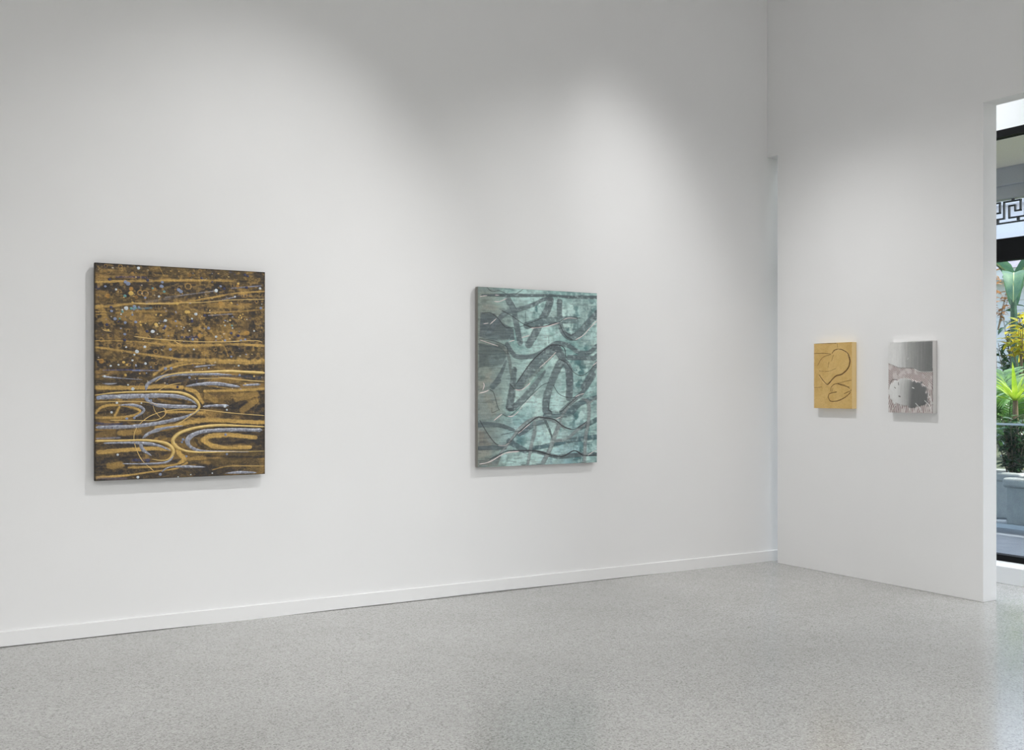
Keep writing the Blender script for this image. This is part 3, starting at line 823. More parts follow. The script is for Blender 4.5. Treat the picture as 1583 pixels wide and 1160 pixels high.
    cv.fill((198, 222, 220), 0.30 * (1 - left) * sstep(0.58, 0.76, fbm(nv, nu, 60, 44, 142, 2)))
    cv.fill((58, 70, 76), 0.30 * sstep(0.56, 0.74, fbm(nv, nu, 100, 20, 143, 2)))
    # ribbed weave lines over the grey bands
    rl = vnoise(nv, nu, 150, 10, 70) * 0.5 + 0.5 * (0.5 + 0.5 * np.sin(cv.V / cv.h * 2 * math.pi * 110 + 1.5 * vnoise(nv, nu, 8, 6, 71)))
    lines = sstep(0.5, 0.8, rl)
    cv.fill((54, 64, 70), ribs * lines * 0.55)
    cv.z -= ribs * lines * 0.0008
    cv.c *= (0.80 + 0.22 * vnoise(nv, nu, 250, 20, 81) + 0.18 * vnoise(nv, nu, 180, 200, 82))[..., None]
    cv.z += 0.0015 * fbm(nv, nu, 40, 40, 83, 3)
    dk = (50, 54, 58)
    for f, pts, w in ((T, [(170, 370), (250, 368), (320, 410), (370, 470), (420, 520), (500, 525)], 9), (T, [(380, 345), (480, 400), (580, 470), (640, 505), (700, 525), (820, 515), (960, 475), (1040, 430), (1200, 422)], 9), (T, [(570, 515), (700, 465), (790, 425)], 8),
                      (T, [(530, 1110), (700, 870), (870, 722), (950, 705), (1030, 735), (1055, 840)], 9), (T, [(980, 855), (1060, 900), (1130, 990), (1210, 1030), (1290, 990), (1380, 880)], 9), (T, [(1385, 450), (1280, 540), (1180, 640), (1130, 655), (1050, 610), (990, 500)], 8), (T, [(1050, 570), (1100, 605), (1150, 580)], 8),
                      (T, [(220, 100), (270, 140), (350, 135), (430, 170)], 7), (T, [(520, 172), (600, 120)], 7), (T, [(450, 180), (530, 330)], 6), (T, [(140, 640), (280, 662), (420, 720), (440, 800)], 9), (T, [(945, 265), (1010, 270)], 7), (T, [(870, 620), (872, 690)], 7), (T, [(625, 350), (630, 470)], 6),
                      (B, [(250, 155), (290, 190), (330, 330), (350, 370)], 9), (B, [(270, 350), (275, 395), (340, 370)], 7), (B, [(460, 90), (500, 140), (560, 155), (620, 130), (660, 90)], 9), (B, [(390, 420), (450, 435), (540, 365), (700, 200), (800, 110), (870, 80)], 8), (B, [(870, 300), (870, 370), (930, 392), (1000, 385), (1100, 290), (1160, 240)], 9), (B, [(920, 110), (980, 200), (1080, 240), (1160, 232)], 9),
                      (B, [(145, 480), (190, 560), (270, 680), (330, 735), (400, 740), (470, 700), (560, 600), (660, 510), (740, 450), (800, 445), (930, 470), (1020, 540), (1120, 575), (1200, 540), (1270, 490)], 10), (B, [(370, 632), (500, 602), (560, 590)], 8), (B, [(250, 890), (370, 830), (450, 800), (600, 798), (740, 803), (900, 848), (1020, 858), (1140, 800), (1230, 845), (1380, 850)], 12), (B, [(420, 350), (470, 372), (530, 368)], 8)):
        cv.stroke(f(pts, w), dk, 0.85, 0.5)
    cv.c *= 1.10
    cv.c[:2] *= 0.8; cv.c[:, :2] *= 0.75
    P.finish(paint_mat('aqua_grey_paint', 0.5, 0.05, mapscale=(0.4, 1, 1.4)), principled('grey_canvas_edge', srgb(140, 138, 132), 0.7)[0])
    m_hl = principled('pale_rose_line_paint', srgb(226, 214, 212), 0.35)[0]
    m_dk = principled('charcoal_line_paint', srgb(58, 62, 66), 0.45)[0]
    for i, (f, pts, w) in enumerate(((T, [(135, 200), (180, 190), (225, 186)], 7), (T, [(290, 247), (350, 248), (430, 215)], 8), (T, [(250, 490), (320, 425)], 7), (T, [(175, 485), (240, 475)], 6), (T, [(580, 632), (670, 605)], 8), (T, [(450, 672), (515, 655)], 7), (T, [(680, 530), (760, 522), (870, 505), (985, 470)], 8), (T, [(1020, 440), (1080, 422), (1170, 428)], 6), (T, [(1150, 655), (1240, 600), (1310, 520), (1383, 448)], 7), (T, [(770, 950), (870, 860), (950, 778)], 6), (T, [(140, 652), (250, 690), (340, 720)], 6), (T, [(300, 180), (350, 182)], 7), (T, [(1330, 930), (1383, 885)], 7),
                                     (B, [(135, 193), (190, 180), (245, 158)], 8), (B, [(510, 152), (560, 160), (610, 140), (680, 80)], 8), (B, [(290, 482), (380, 410)], 8), (B, [(435, 436), (490, 434), (560, 378)], 8), (B, [(180, 80), (190, 110), (175, 160)], 9), (B, [(1150, 232), (1190, 210), (1245, 195)], 8), (B, [(330, 742), (400, 745), (460, 712)], 5), (B, [(135, 940), (200, 930), (270, 905), (370, 845), (440, 818), (560, 806)], 9), (B, [(540, 625), (600, 575), (680, 510)], 6), (B, [(940, 470), (1000, 440)], 6), (B, [(1280, 850), (1340, 810), (1383, 795)], 6), (B, [(560, 370), (640, 280), (760, 160)], 4))):
        P.ridge('paint_ridge', f(pts, w), m_hl, hk=0.3, seed=i, wob=0.35)
    for i, (f, pts, w) in enumerate(((B, [(560, 602), (660, 512), (740, 452), (800, 447), (930, 472), (1020, 542), (1120, 577)], 9), (B, [(450, 798), (600, 796), (740, 801), (900, 846), (1020, 856), (1140, 798), (1230, 843)], 10), (T, [(640, 500), (700, 518), (820, 508), (960, 468)], 8), (T, [(530, 1112), (700, 872), (870, 724), (950, 707), (1030, 737), (1056, 842)], 7))):
        P.ridge('paint_line', f(pts, w), m_dk, hk=0.3, seed=90 + i, wob=0.3)
    # lumps of paint that hang over the lower edge
    for i, x in enumerate((190, 610, 770, 1240)):
        P.ridge('paint_drip', B([(x - 40, 962 - (x - 135) * 0.04), (x, 966 - (x - 135) * 0.04), (x + 40, 960 - (x - 135) * 0.04)], [6, 14, 6]), principled('grey_drip_paint', srgb(120, 136, 134), 0.5)[0], hk=0.5, seed=i)
build_painting_2()

# ---- two small paintings on the partition
D3 = 0.045
F3 = WX - D3
K3 = 7.195
def small(left, right, ytl, ytr, ybl, ybr, label):
    a, b, c, d = on_x(left, ytl, F3), on_x(right, ytr, F3), on_x(left, ybl, F3), on_x(right, ybr, F3)
    zt, zb = (a.z + b.z) / 2, (c.z + d.z) / 2
    P = Painting('small_painting', (WX, a.y, zt), (0, -1, 0), (-1, 0, 0), a.y - b.y, zt - zb, D3, 620, label)
    f = tile_map(1240, 510, K3, lambda x, y: on_x(x, y, F3), Vector((F3, a.y, zt)), (0, -1, 0))
    return P, f, (a.y - b.y) / (right - left) / K3

def build_gold_small():
    P, f, S = small(1258.8, 1317.4, 531.3, 529.4, 631.0, 632.3, 'small plain gold painting with incised heart-like lines')
    cv = P.cv; nv, nu = cv.nv, cv.nu
    cv.fill((208, 174, 108))
    cv.fill((198, 162, 96), 0.6 * sstep(0.45, 0.62, fbm(nv, nu, 7, 5, 2)))
    cv.fill((216, 184, 120), 0.5 * sstep(0.5, 0.66, fbm(nv, nu, 9, 7, 6)))
    G = lambda p, w: conv(f, S, p, w)
    for pts, w in (([(190, 500), (240, 570), (285, 607), (340, 550), (380, 515), (450, 490), (510, 430), (535, 350), (512, 270), (440, 220), (370, 225), (335, 262)], [7, 8, 11, 11, 10, 13, 13, 13, 10, 9, 9, 8]),
                   ([(140, 266), (240, 264), (320, 270)], 5), ([(394, 150), (396, 195)], 4), ([(175, 400), (230, 310), (320, 276)], 4), ([(350, 280), (330, 350)], 4), ([(300, 360), (290, 420)], 4), ([(190, 460), (300, 462), (380, 430)], 3),
                   ([(320, 685), (330, 632), (380, 602), (450, 620), (525, 640)], 6), ([(290, 750), (308, 712), (385, 692)], 7), ([(290, 750), (320, 795), (400, 790), (480, 752), (535, 702), (545, 668)], 7), ([(385, 602), (480, 576), (550, 560)], 4), ([(400, 600), (470, 615), (530, 655)], 5), ([(470, 712), (540, 680)], 6), ([(140, 645), (220, 638)], 4), ([(330, 695), (345, 650)], 5), ([(145, 155), (380, 152)], 6)):
        m = cv.stroke(G(pts, w), (92, 62, 32), 0.92, 0.45, fray=0.8)
        cv.z -= m * 0.003
    for pts in ([(190, 515), (240, 590), (270, 610)], [(490, 250), (525, 300)], [(525, 665), (545, 690)], [(345, 250), (420, 212), (480, 228)]):
        m = cv.stroke(G(pts, 4), (232, 202, 140), 0.8, 0.5); cv.z += m * 0.002
    cv.z += 0.002 * fbm(nv, nu, 12, 9, 9, 4) + 0.0012 * fbm(nv, nu, 60, 40, 10, 2)
    cv.c *= (0.90 + 0.2 * vnoise(nv, nu, 200, 160, 12))[..., None]
    P.finish(paint_mat('satin_gold_paint', 0.5, 0.1, 260), principled('gold_edge_paint', srgb(240, 214, 160), 0.42, 0.9)[0])
    m_d = principled('dark_umber_line_paint', srgb(110, 78, 40), 0.6)[0]
    P.ridge('paint_ridge', G([(285, 607), (340, 552), (380, 517), (450, 492), (508, 432), (532, 352), (512, 275)], [5, 7, 7, 8, 8, 7, 4]), m_d, hk=0.4, wob=0.5)
    P.ridge('paint_ridge', G([(320, 797), (400, 792), (480, 754), (535, 704)], [4, 6, 6, 4]), m_d, hk=0.4, seed=4, wob=0.5)
build_gold_small()

def build_silver_small():
    P, f, S = small(1373.4, 1441.8, 529.5, 526.8, 637.6, 639.4, 'small silver painting with a band of slanted hatch marks')
    cv = P.cv; nv, nu = cv.nv, cv.nu
    G = lambda p, w: conv(f, S, p, w)
    cv.fill((172, 172, 170))
    cv.fill((164, 165, 164), 0.6 * sstep(0.45, 0.6, fbm(nv, nu, 4, 40, 4, 2)))
    hatch = cv.poly_mask([f(*p) for p in [(955, 370), (1080, 425), (1240, 428), (1330, 468), (1452, 470), (1452, 935), (955, 925)]], 3)
    u0, v0 = f(1182, 705); ru, rv = 232 * S, 132 * S
    ang = (cv.U - u0) / ru + 0.0
    edge = 1 + 0.22 * (fbm(nv, nu, 14, 14, 21, 3) - 0.5) * 2
    dome = 1 - sstep(0.92, 1.02, (np.abs((cv.U - u0) / ru) ** 2.6 + np.abs((cv.V - v0 - 0.10 * (cv.U - u0)) / rv) ** 2.6) ** (1 / 2.6) / edge)
    hatch = hatch * (1 - dome)
    ph = (cv.U + 0.06 * np.sin(cv.V * 14) - cv.V * 0.45) * 2 * math.pi * 64 + 9.0 * fbm(nv, nu, 6, 5, 40, 4)
    ln = sstep(0.1, 0.7, np.sin(ph))
    cv.fill((212, 204, 202), hatch * 0.9)
    cv.fill((110, 80, 76), hatch * ln * 0.9 * sstep(0.25, 0.5, fbm(nv, nu, 14, 14, 44, 2)))
    cv.z -= hatch * ln * 0.0012
    cv.z -= hatch * 0.001
    q = np.clip(1 - (((cv.U - u0) / ru) ** 2 + ((cv.V - v0 - 0.10 * (cv.U - u0)) / rv) ** 2), 0, 1)
    cv.z += np.sqrt(q) * 0.009
    up = cv.poly_mask([f(*p) for p in [(955, 140), (1452, 130), (1452, 468), (1330, 466), (1240, 426), (1080, 423), (955, 372)]], 3)
    cv.z += up * (0.006 * np.sin(np.clip(cv.U / cv.w, 0, 1) * math.pi) + 0.0012 * fbm(nv, nu, 3, 20, 60, 2))
    # metal reflections painted into the colour: light on the left, dark on the right
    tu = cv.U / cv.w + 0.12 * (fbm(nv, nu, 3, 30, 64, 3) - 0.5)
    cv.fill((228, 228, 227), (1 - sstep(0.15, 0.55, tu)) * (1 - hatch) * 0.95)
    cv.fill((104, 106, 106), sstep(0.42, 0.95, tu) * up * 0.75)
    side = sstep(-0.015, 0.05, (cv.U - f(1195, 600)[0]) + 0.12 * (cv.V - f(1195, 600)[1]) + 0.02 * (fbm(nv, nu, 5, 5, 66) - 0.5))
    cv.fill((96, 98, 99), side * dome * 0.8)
    for pts, w in (([(1034, 642), (1046, 652)], 11), ([(1086, 740), (1096, 745)], 18), ([(1450, 430), (1450, 930)], 8), ([(1075, 590), (1080, 615)], 12), ([(970, 640), (1000, 560), (1060, 560)], 8)):
        m = cv.stroke(G(pts, w), (96, 88, 86), 0.85, 0.6); cv.z -= m * 0.002
    for pts, w in (([(1182, 332), (1188, 318)], 8), ([(1236, 644), (1254, 652)], 9), ([(1240, 430), (1300, 465), (1450, 468)], 6), ([(1270, 820), (1310, 870), (1330, 920)], 8), ([(1370, 790), (1420, 850), (1440, 910)], 8), ([(1420, 740), (1450, 820)], 7), ([(1040, 840), (1010, 880)], 7), ([(1190, 870), (1200, 910)], 7)):
        m = cv.stroke(G(pts, w), (224, 224, 222), 0.9, 0.5); cv.z += m * 0.0025
    cv.c *= (0.92 + 0.10 * vnoise(nv, nu, 12, 220, 62) + 0.10 * fbm(nv, nu, 40, 40, 63, 3))[..., None]
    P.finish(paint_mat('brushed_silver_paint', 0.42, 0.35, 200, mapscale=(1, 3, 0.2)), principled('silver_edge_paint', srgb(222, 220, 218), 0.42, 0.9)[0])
    m_s = principled('pale_silver_line_paint', srgb(214, 212, 210), 0.35, 0.4)[0]
    P.ridge('paint_ridge', G([(1236, 428), (1290, 460), (1340, 468), (1450, 470)], [6, 8, 6, 5]), m_s, hk=0.3)
    P.ridge('paint_ridge', G([(1400, 700), (1425, 780), (1448, 880)], [5, 8, 6]), m_s, hk=0.3)
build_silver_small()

# ------------------------------------------------------------------ terrace and garden outside the window
def leaf_mat(name, c0, c1, rough=0.35, trans=0.35, scale=9):
    m, n, l, b = principled(name, c0, rough, spec=0.5)
    t = tex_noise(n, l, scale, 2)
    r = ramp(n, l, t.outputs[0], [(0.35, c0), (0.65, c1)])
    l.new(r.outputs[0], b.inputs['Base Color'])
    tr = n.new('ShaderNodeBsdfTranslucent')
    l.new(r.outputs[0], tr.inputs['Color'])
    mx = n.new('ShaderNodeMixShader'); mx.inputs[0].default_value = trans
    out = n['Material Output']
    l.new(b.outputs[0], mx.inputs[1]); l.new(tr.outputs[0], mx.inputs[2]); l.new(mx.outputs[0], out.inputs[0])
    return m

ML_BAN = leaf_mat('banana_leaf', srgb(66, 106, 88), srgb(96, 134, 100), 0.4, 0.3, 5)
ML_RIB = leaf_mat('banana_midrib', srgb(176, 196, 140), srgb(196, 208, 160), 0.5, 0.3)
ML_PALM = leaf_mat('palm_leaf', srgb(48, 92, 40), srgb(92, 134, 58), 0.26, 0.25)
ML_FAN = leaf_mat('blue_palm_leaf', srgb(44, 80, 62), srgb(76, 112, 82), 0.22, 0.2)
ML_CRO = leaf_mat('croton_leaf', srgb(214, 188, 46), srgb(156, 168, 50), 0.35, 0.4, 14)
ML_BRO = leaf_mat('bromeliad_leaf', srgb(128, 168, 40), srgb(168, 192, 62), 0.35, 0.45)
ML_SHR = leaf_mat('shrub_leaf', srgb(32, 64, 38), srgb(62, 98, 52), 0.22, 0.2, 12)
ML_ORA = leaf_mat('orange_leaf', srgb(186, 138, 92), srgb(140, 112, 80), 0.45, 0.35, 14)
M_STEM = noisy_mat('brown_stem', [(0.3, srgb(92, 78, 58)), (0.7, srgb(128, 112, 84))], 30, 0.8, 0.0)
M_STONE = noisy_mat('pale_planter_stone', [(0.3, srgb(180, 178, 174)), (0.7, srgb(198, 196, 190))], 14, 0.8, 0.0, 0.001)
M_PAVE = noisy_mat('blue_grey_terrace_stone', [(0.3, srgb(128, 134, 146)), (0.7, srgb(144, 150, 160))], 6, 0.45, 0.0, 0.0006)
M_SOIL = noisy_mat('dark_soil', [(0.3, srgb(52, 42, 34)), (0.7, srgb(86, 72, 58))], 30, 0.9, 0.0, 0.01)
M_HOUSE = principled('white_house_paint', srgb(236, 238, 240), 0.6)[0]
M_SIDE = principled('pale_grey_siding_paint', srgb(222, 226, 230), 0.6)[0]
M_ROOF = noisy_mat('slate_roof', [(0.3, srgb(112, 110, 122)), (0.7, srgb(140, 136, 146))], 6, 0.7, 0.0)
M_SOFF = principled('beige_soffit_paint', srgb(240, 232, 220), 0.7)[0]
M_BEAM = principled('grey_beam_paint', srgb(196, 197, 202), 0.6)[0]
M_IRON = principled('dark_wrought_iron', srgb(38, 44, 52), 0.45, 0.2)[0]
M_LAWN = noisy_mat('garden_ground', [(0.3, srgb(76, 86, 56)), (0.7, srgb(112, 110, 82))], 5, 0.9, 0.0)

add('terrace_paving', boxes('terrace_paving', [(7.62, 11.6, -6, 12, -0.2, -0.02)]), mat=M_PAVE, kind='structure', label='blue grey stone terrace outside the window')
add('garden_ground', boxes('garden_ground', [(11.6, 70, -40, 60, -0.3, -0.03), (7.7, 11.6, 12, 60, -0.3, -0.03), (7.7, 11.6, -40, -6, -0.3, -0.03)]), mat=M_LAWN, kind='structure', label='garden ground behind the planters')
add('porch_soffit', boxes('porch_soffit', [(7.62, 10.80, -6, 12, 3.9, 4.15)]), mat=M_SOFF, kind='structure', label='pale beige underside of the porch roof')
bevel(add('porch_beam', boxes('porch_beam', [(10.80, 11.00, -6, 12, 3.70, 4.15), (10.84, 11.00, -6, 12, 3.56, 3.70)]), mat=M_BEAM, kind='structure', label='grey stepped beam along the porch edge'), 0.006)

# ---- greek key fretwork hung under the beam
def make_fretwork():
    root = empty('fretwork_screen', (10.92, 7.5, 3.30), 'dark iron greek key fretwork hanging below the porch beam', 'fretwork')
    per, k, t = 0.253, 0.253 / 220, 0.016
    def bar(y0, z0, y1, z1, d=0.012):
        return (-d, d, min(y0, y1) - t / 2, max(y0, y1) + t / 2, min(z0, z1) - t / 2, max(z0, z1) + t / 2)
    path = [(150, 1005), (150, 822), (325, 822), (325, 935), (268, 935), (268, 872), (205, 872), (205, 1005), (370, 1005)]
    H = lambda v: (1055 - v) * 0.26 / 260
    lst = []
    for (x0, v0), (x1, v1) in zip(path[:-1], path[1:]):
        lst.append(bar(-(x0 - 150) * k, H(v0), -(x1 - 150) * k, H(v1)))
    me = boxes('key', lst)
    cm = boxes('link', [(-0.01, 0.01, -0.015, 0.015, 0, 0.03)])
    y = 9.4
    ph = on_x(1530 + 150 / 6.83, 300, 10.92).y
    y = ph + per * 8
    for i in range(22):
        o = add('key', me, root, M_IRON); o.location = (0, y - i * per - 7.5, 0.0)
        c = add('link', cm, root, M_IRON); c.location = (0, y - i * per - 7.5 - 0.108, H(822) + 0.006)
        c = add('link', cm, root, M_IRON); c.location = (0, y - i * per - 7.5 - 0.172, 0.012)
    add('bottom_rail', boxes('bottom_rail', [(-0.012, 0.012, y - 22 * per - 7.5, y - 7.5, -t / 2, t / 2)]), root, M_IRON)
make_fretwork()

# ---- planters
def planter(y0, y1, x0, x1, label):
    r = empty('garden_planter', (x0, (y0 + y1) / 2, -0.02), label, 'planter')
    yc = (y0 + y1) / 2
    h = 0.50
    b = boxes('planter_body', [(0.035, x1 - x0 - 0.035, y0 - yc + 0.035, y1 - yc - 0.035, 0, h - 0.06)])
    bevel(add('planter_body', b, r, M_STONE), 0.01)
    w = 0.14
    bm_ = boxes('coping', [(0, w, y0 - yc, y1 - yc, h - 0.085, h + 0.02), (x1 - x0 - w, x1 - x0, y0 - yc, y1 - yc, h - 0.085, h + 0.02),
                           (w, x1 - x0 - w, y0 - yc, y0 - yc + w, h - 0.085, h + 0.02), (w, x1 - x0 - w, y1 - yc - w, y1 - yc, h - 0.085, h + 0.02)])
    bevel(add('coping', bm_, r, M_STONE), 0.035, 4)
    add('soil', boxes('soil', [(w, x1 - x0 - w, y0 - yc + w, y1 - yc - w, h - 0.06, h - 0.03)]), r, M_SOIL)
planter(-1.0, 7.16, 10.40, 11.45, 'long pale stone planter filled with low dark green shrubs')
planter(7.34, 11.5, 11.0, 11.55, 'shorter pale stone planter beyond the end of the long planter')

# ---- glass balustrade in front of the planters
M_RAILG = bpy.data.materials.new('balustrade_glass')
setup_glass(M_RAILG, (0.86, 0.90, 0.92), 1.2)
def balustrade():
    r = empty('glass_balustrade', (10.30, 4.0, -0.02), 'clear glass balustrade with thin metal rail in front of the planters', 'balustrade')
    ys = [-2 + i * 1.7 for i in range(8)]
    for a, b in zip(ys[:-1], ys[1:]):
        add('glass_panel', boxes('glass_panel', [(-0.006, 0.006, a + 0.01 - 4, b - 0.01 - 4, 0.03, 1.085)]), r, M_RAILG)
    mt = principled('pale_rail_metal', srgb(176, 190, 200), 0.35, 0.6)[0]
    add('top_rail', boxes('top_rail', [(-0.012, 0.012, ys[0] - 4, ys[-1] - 4, 1.085, 1.105)]), r, mt)
    add('base_channel', boxes('base_channel', [(-0.02, 0.02, ys[0] - 4, ys[-1] - 4, 0.0, 0.045)]), r, mt)
balustrade()

# ---- plants
def blade(L, W, droop, nseg=7, fold=0.25, tip=0.6, up=0.0, twist=0.0):
    """one leaf blade growing along +X, three vertices across"""
    V, F = [], []
    x = z = 0.0
    ang = up
    for i in range(nseg + 1):
        t = i / nseg
        w = W * 0.5 * (math.sin(math.pi * min(1, t ** tip * 0.96 + 0.03)) ** 0.8) if i < nseg else 0.001
        tw = twist * t
        V += [(x, -w * math.cos(tw), z + fold * w - w * math.sin(tw)), (x, 0, z), (x, w * math.cos(tw), z + fold * w + w * math.sin(tw))]
        ang -= droop / nseg
        x += L / nseg * math.cos(ang); z += L / nseg * math.sin(ang)
    for i in range(nseg):
        a = i * 3
        F += [(a, a + 1, a + 4, a + 3), (a + 1, a + 2, a + 5, a + 4)]
    return V, F

def xf(V, M):
    return [M @ Vector(v) for v in V]

def join(lst):
    V, F = [], []
    for v, f in lst:
        n = len(V); V += list(v); F += [tuple(i + n for i in q) for q in f]
    return V, F

def tube(pts, rads, n=6):
    V, F = [], []
    for i, p in enumerate(pts):
        p = Vector(p)
        d = (Vector(pts[min(i + 1, len(pts) - 1)]) - Vector(pts[max(i - 1, 0)])).normalized()
        a = d.orthogonal().normalized(); b = d.cross(a)
        for k in range(n):
            q = 2 * math.pi * k / n
            V.append(p + (a * math.cos(q) + b * math.sin(q)) * rads[i])
    for i in range(len(pts) - 1):
        for k in range(n):
            k2 = (k + 1) % n
            F.append((i * n + k, i * n + k2, (i + 1) * n + k2, (i + 1) * n + k))
    return V, F

def frond_mesh(name, L, droop, up, nl, ll, lw, ldroop, seed):
    rng = random.Random(seed)
    pts = []
    x = z = 0; ang = up; n = 14
    for i in range(n + 1):
        pts.append(Vector((x, 0, z)))
        ang -= droop / n
        x += L / n * math.cos(ang); z += L / n * math.sin(ang)
    parts = [tube(pts, [0.008 * (1 - 0.7 * i / n) for i in range(n + 1)], 4)]
    for k in range(nl):
        t = 0.18 + 0.82 * k / nl
        i = min(n - 1, int(t * n)); p = pts[i].lerp(pts[i + 1], t * n - i)
        d = (pts[i + 1] - pts[i]).normalized()
        l = ll * (0.55 + 0.9 * math.sin(math.pi * (0.12 + 0.80 * t))) * (0.9 + 0.2 * rng.random())
        for s in (-1, 1):
            v, f = blade(l, lw, ldroop + 0.3 * rng.random(), 4, 0.2, 0.5)
            yaw = s * (1.15 - 0.65 * t + 0.12 * rng.random())
            M = Matrix.Translation(p) @ d.to_track_quat('X', 'Z').to_matrix().to_4x4() @ Matrix.Rotation(yaw, 4, 'Z') @ Matrix.Rotation(-0.25 - 0.2 * rng.random(), 4, 'Y')
            parts.append((xf(v, M), f))
    v, f = join(parts)
    return mesh(name, v, f, True)

FROND = [frond_mesh('frond', 1.15, 1.5, 1.15, 24, 0.34, 0.036, 0.7, 1), frond_mesh('frond', 1.0, 1.8, 1.0, 22, 0.30, 0.034, 0.9, 2), frond_mesh('frond', 1.25, 1.2, 1.3, 26, 0.36, 0.036, 0.6, 3)]
FROND2 = [m.copy() for m in FROND]
def palm(loc, s, nf, label, group, seed, mset, mat):
    rng = random.Random(seed)
    r = empty('palm', loc, label, 'palm', group)
    tr = tube([(0, 0, 0), (0.01, 0.01, 0.35 * s), (0, 0.02, 0.72 * s)], [0.05 * s, 0.04 * s, 0.03 * s], 7)
    add('trunk', mesh('trunk', *tr, True), r, M_STEM)
    for i in range(nf):
        o = add('frond', mset[i % 3], r, mat)
        o.location = (0, 0.02, 0.66 * s + 0.05 * rng.random())
        o.rotation_euler = ((rng.random() - 0.5) * 0.5, -0.25 + 0.5 * rng.random(), i * 2.399 + rng.random() * 0.4)
        o.scale = [s * (0.8 + 0.3 * rng.random())] * 3
    return r

def leafset(name, n, L, W, spread, height, seed, mat, up0, up1, droop, per_stem=12, t0=0.25):
    """loose leafy foliage as one mesh: clusters of blades on stems"""
    rng = random.Random(seed)
    parts, stems = [], []
    ns = max(3, n // per_stem)
    for s in range(ns):
        a = rng.random() * 6.283; rr = spread * math.sqrt(rng.random())
        top = Vector((rr * math.cos(a), rr * math.sin(a), height * (0.55 + 0.45 * rng.random())))
        base = Vector((0.25 * top.x, 0.25 * top.y, 0))
        stems.append(tube([base, base.lerp(top, 0.5) + Vector((0, 0, 0.03)), top], [0.008, 0.006, 0.003], 5))
        for k in range(per_stem):
            t = t0 + (1 - t0) * (k + rng.random()) / per_stem
            p = base.lerp(top, t)
            v, f = blade(L * (0.7 + 0.5 * rng.random()), W * (0.8 + 0.4 * rng.random()), droop * (0.6 + 0.8 * rng.random()), 4, 0.3, 0.65)
            M = Matrix.Translation(p) @ Matrix.Rotation(k * 2.4 + rng.random(), 4, 'Z') @ Matrix.Rotation(-(up0 + (up1 - up0) * rng.random()), 4, 'Y') @ Matrix.Rotation((rng.random() - .5), 4, 'X')
            parts.append((xf(v, M), f))
    return mesh('foliage', *join(parts), True), mesh('stems', *join(stems), True)

def shrub(name, loc, me, mat, label, cat, group, s, rz):
    r = empty(name, loc, label, cat, group)
    a = add('foliage', me[0], r, mat, kind='stuff'); b = add('stems', me[1], r, M_STEM, kind='stuff')
    for o in (a, b): o.scale = (s, s, s)
    r.rotation_euler = (0, 0, rz)
    return r

rng = random.Random(3)
SHR = [leafset('shrub', 420, 0.13, 0.05, 0.21, 0.66, 20 + i, ML_SHR, 0.15, 0.9, 0.75, t0=0.10) for i in range(3)]
CRO = [leafset('croton', 110, 0.20, 0.06, 0.28, 0.75, 40 + i, ML_CRO, 0.0, 1.0, 0.8, 14) for i in range(2)]
for i, (y, lb) in enumerate(((6.86, 'low glossy dark green shrub at the end of the long stone planter'), (6.20, 'low dark green shrub second along the long stone planter'), (5.54, 'low dark green shrub third along the long stone planter'), (4.88, 'low dark green shrub fourth along the long stone planter'))):
    shrub('planter_shrub', (10.90, y, 0.44), SHR[i % 3], ML_SHR, lb, 'shrub', 'shrubs along the planter', 1.1, rng.random() * 6)
for i, (y, lb) in enumerate(((7.62, 'glossy dark green shrub in the near corner of the shorter planter'), (8.30, 'glossy dark green shrub in the middle of the shorter planter'), (9.00, 'glossy dark green shrub far along the shorter planter'))):
    shrub('planter_shrub', (11.30, y, 0.44), SHR[i % 3], ML_SHR, lb, 'shrub', 'shrubs in the shorter planter', 1.1, rng.random() * 6)
# bromeliads on short stems behind the planters
BRO = [mesh('leaf', *blade(0.58, 0.06, 0.5, 7, 0.35, 0.45), True), mesh('leaf', *blade(0.50, 0.055, 0.8, 7, 0.35, 0.45), True)]
for i, (x, y, lb) in enumerate(((11.92, 8.02, 'yellow green bromeliad with stiff pointed leaves in front of the feathery palm'), (11.92, 6.9, 'yellow green bromeliad behind the end of the long planter'))):
    r = empty('bromeliad', (x, y, 1.28), lb, 'bromeliad', 'bromeliads behind the planters')
    add('stem', mesh('stem', *tube([(0, 0, -1.31), (0.01, 0, -0.6), (0, 0, 0.06)], [0.05, 0.04, 0.03], 7), True), r, M_STEM)
    for k in range(15):
        o = add('leaf', BRO[k % 2], r, ML_BRO)
        o.rotation_euler = (0, -(0.55 + 0.80 * (k / 15)), k * 2.399 + i)
        o.scale = [0.85 + 0.3 * rng.random()] * 3
# crotons
for i, (x, y, z, s, lb) in enumerate(((16.9, 11.25, 1.83, 1.28, 'tall yellow leaved croton bush beside the banana plant'), (12.9, 7.35, 1.2, 1.1, 'yellow leaved croton bush behind the bromeliad'))):
    r = shrub('croton', (x, y, z), CRO[i % 2], ML_CRO, lb, 'bush', 'crotons behind the planters', s, i * 1.3)
    add('trunk', mesh('trunk', *tube([(0, 0, -z - 0.03), (0.03, 0.0, -z / 2), (0, 0, 0.1)], [0.03, 0.025, 0.018], 6), True), r, M_STEM)
# palms
for i, (x, y, s, lb) in enumerate(((13.42, 9.10, 1.2, 'feathery green palm with arching fronds just behind the bromeliad'), (13.2, 5.3, 1.0, 'feathery green palm behind the long planter'))):
    palm((x, y, -0.03), s, 13, lb, 'palms behind the planters', 60 + i, FROND, ML_PALM)
palm((15.4, 10.45, -0.03), 1.12, 13, 'blue green palm with glossy drooping fronds in front of the banana plant', None, 91, FROND2, ML_FAN)

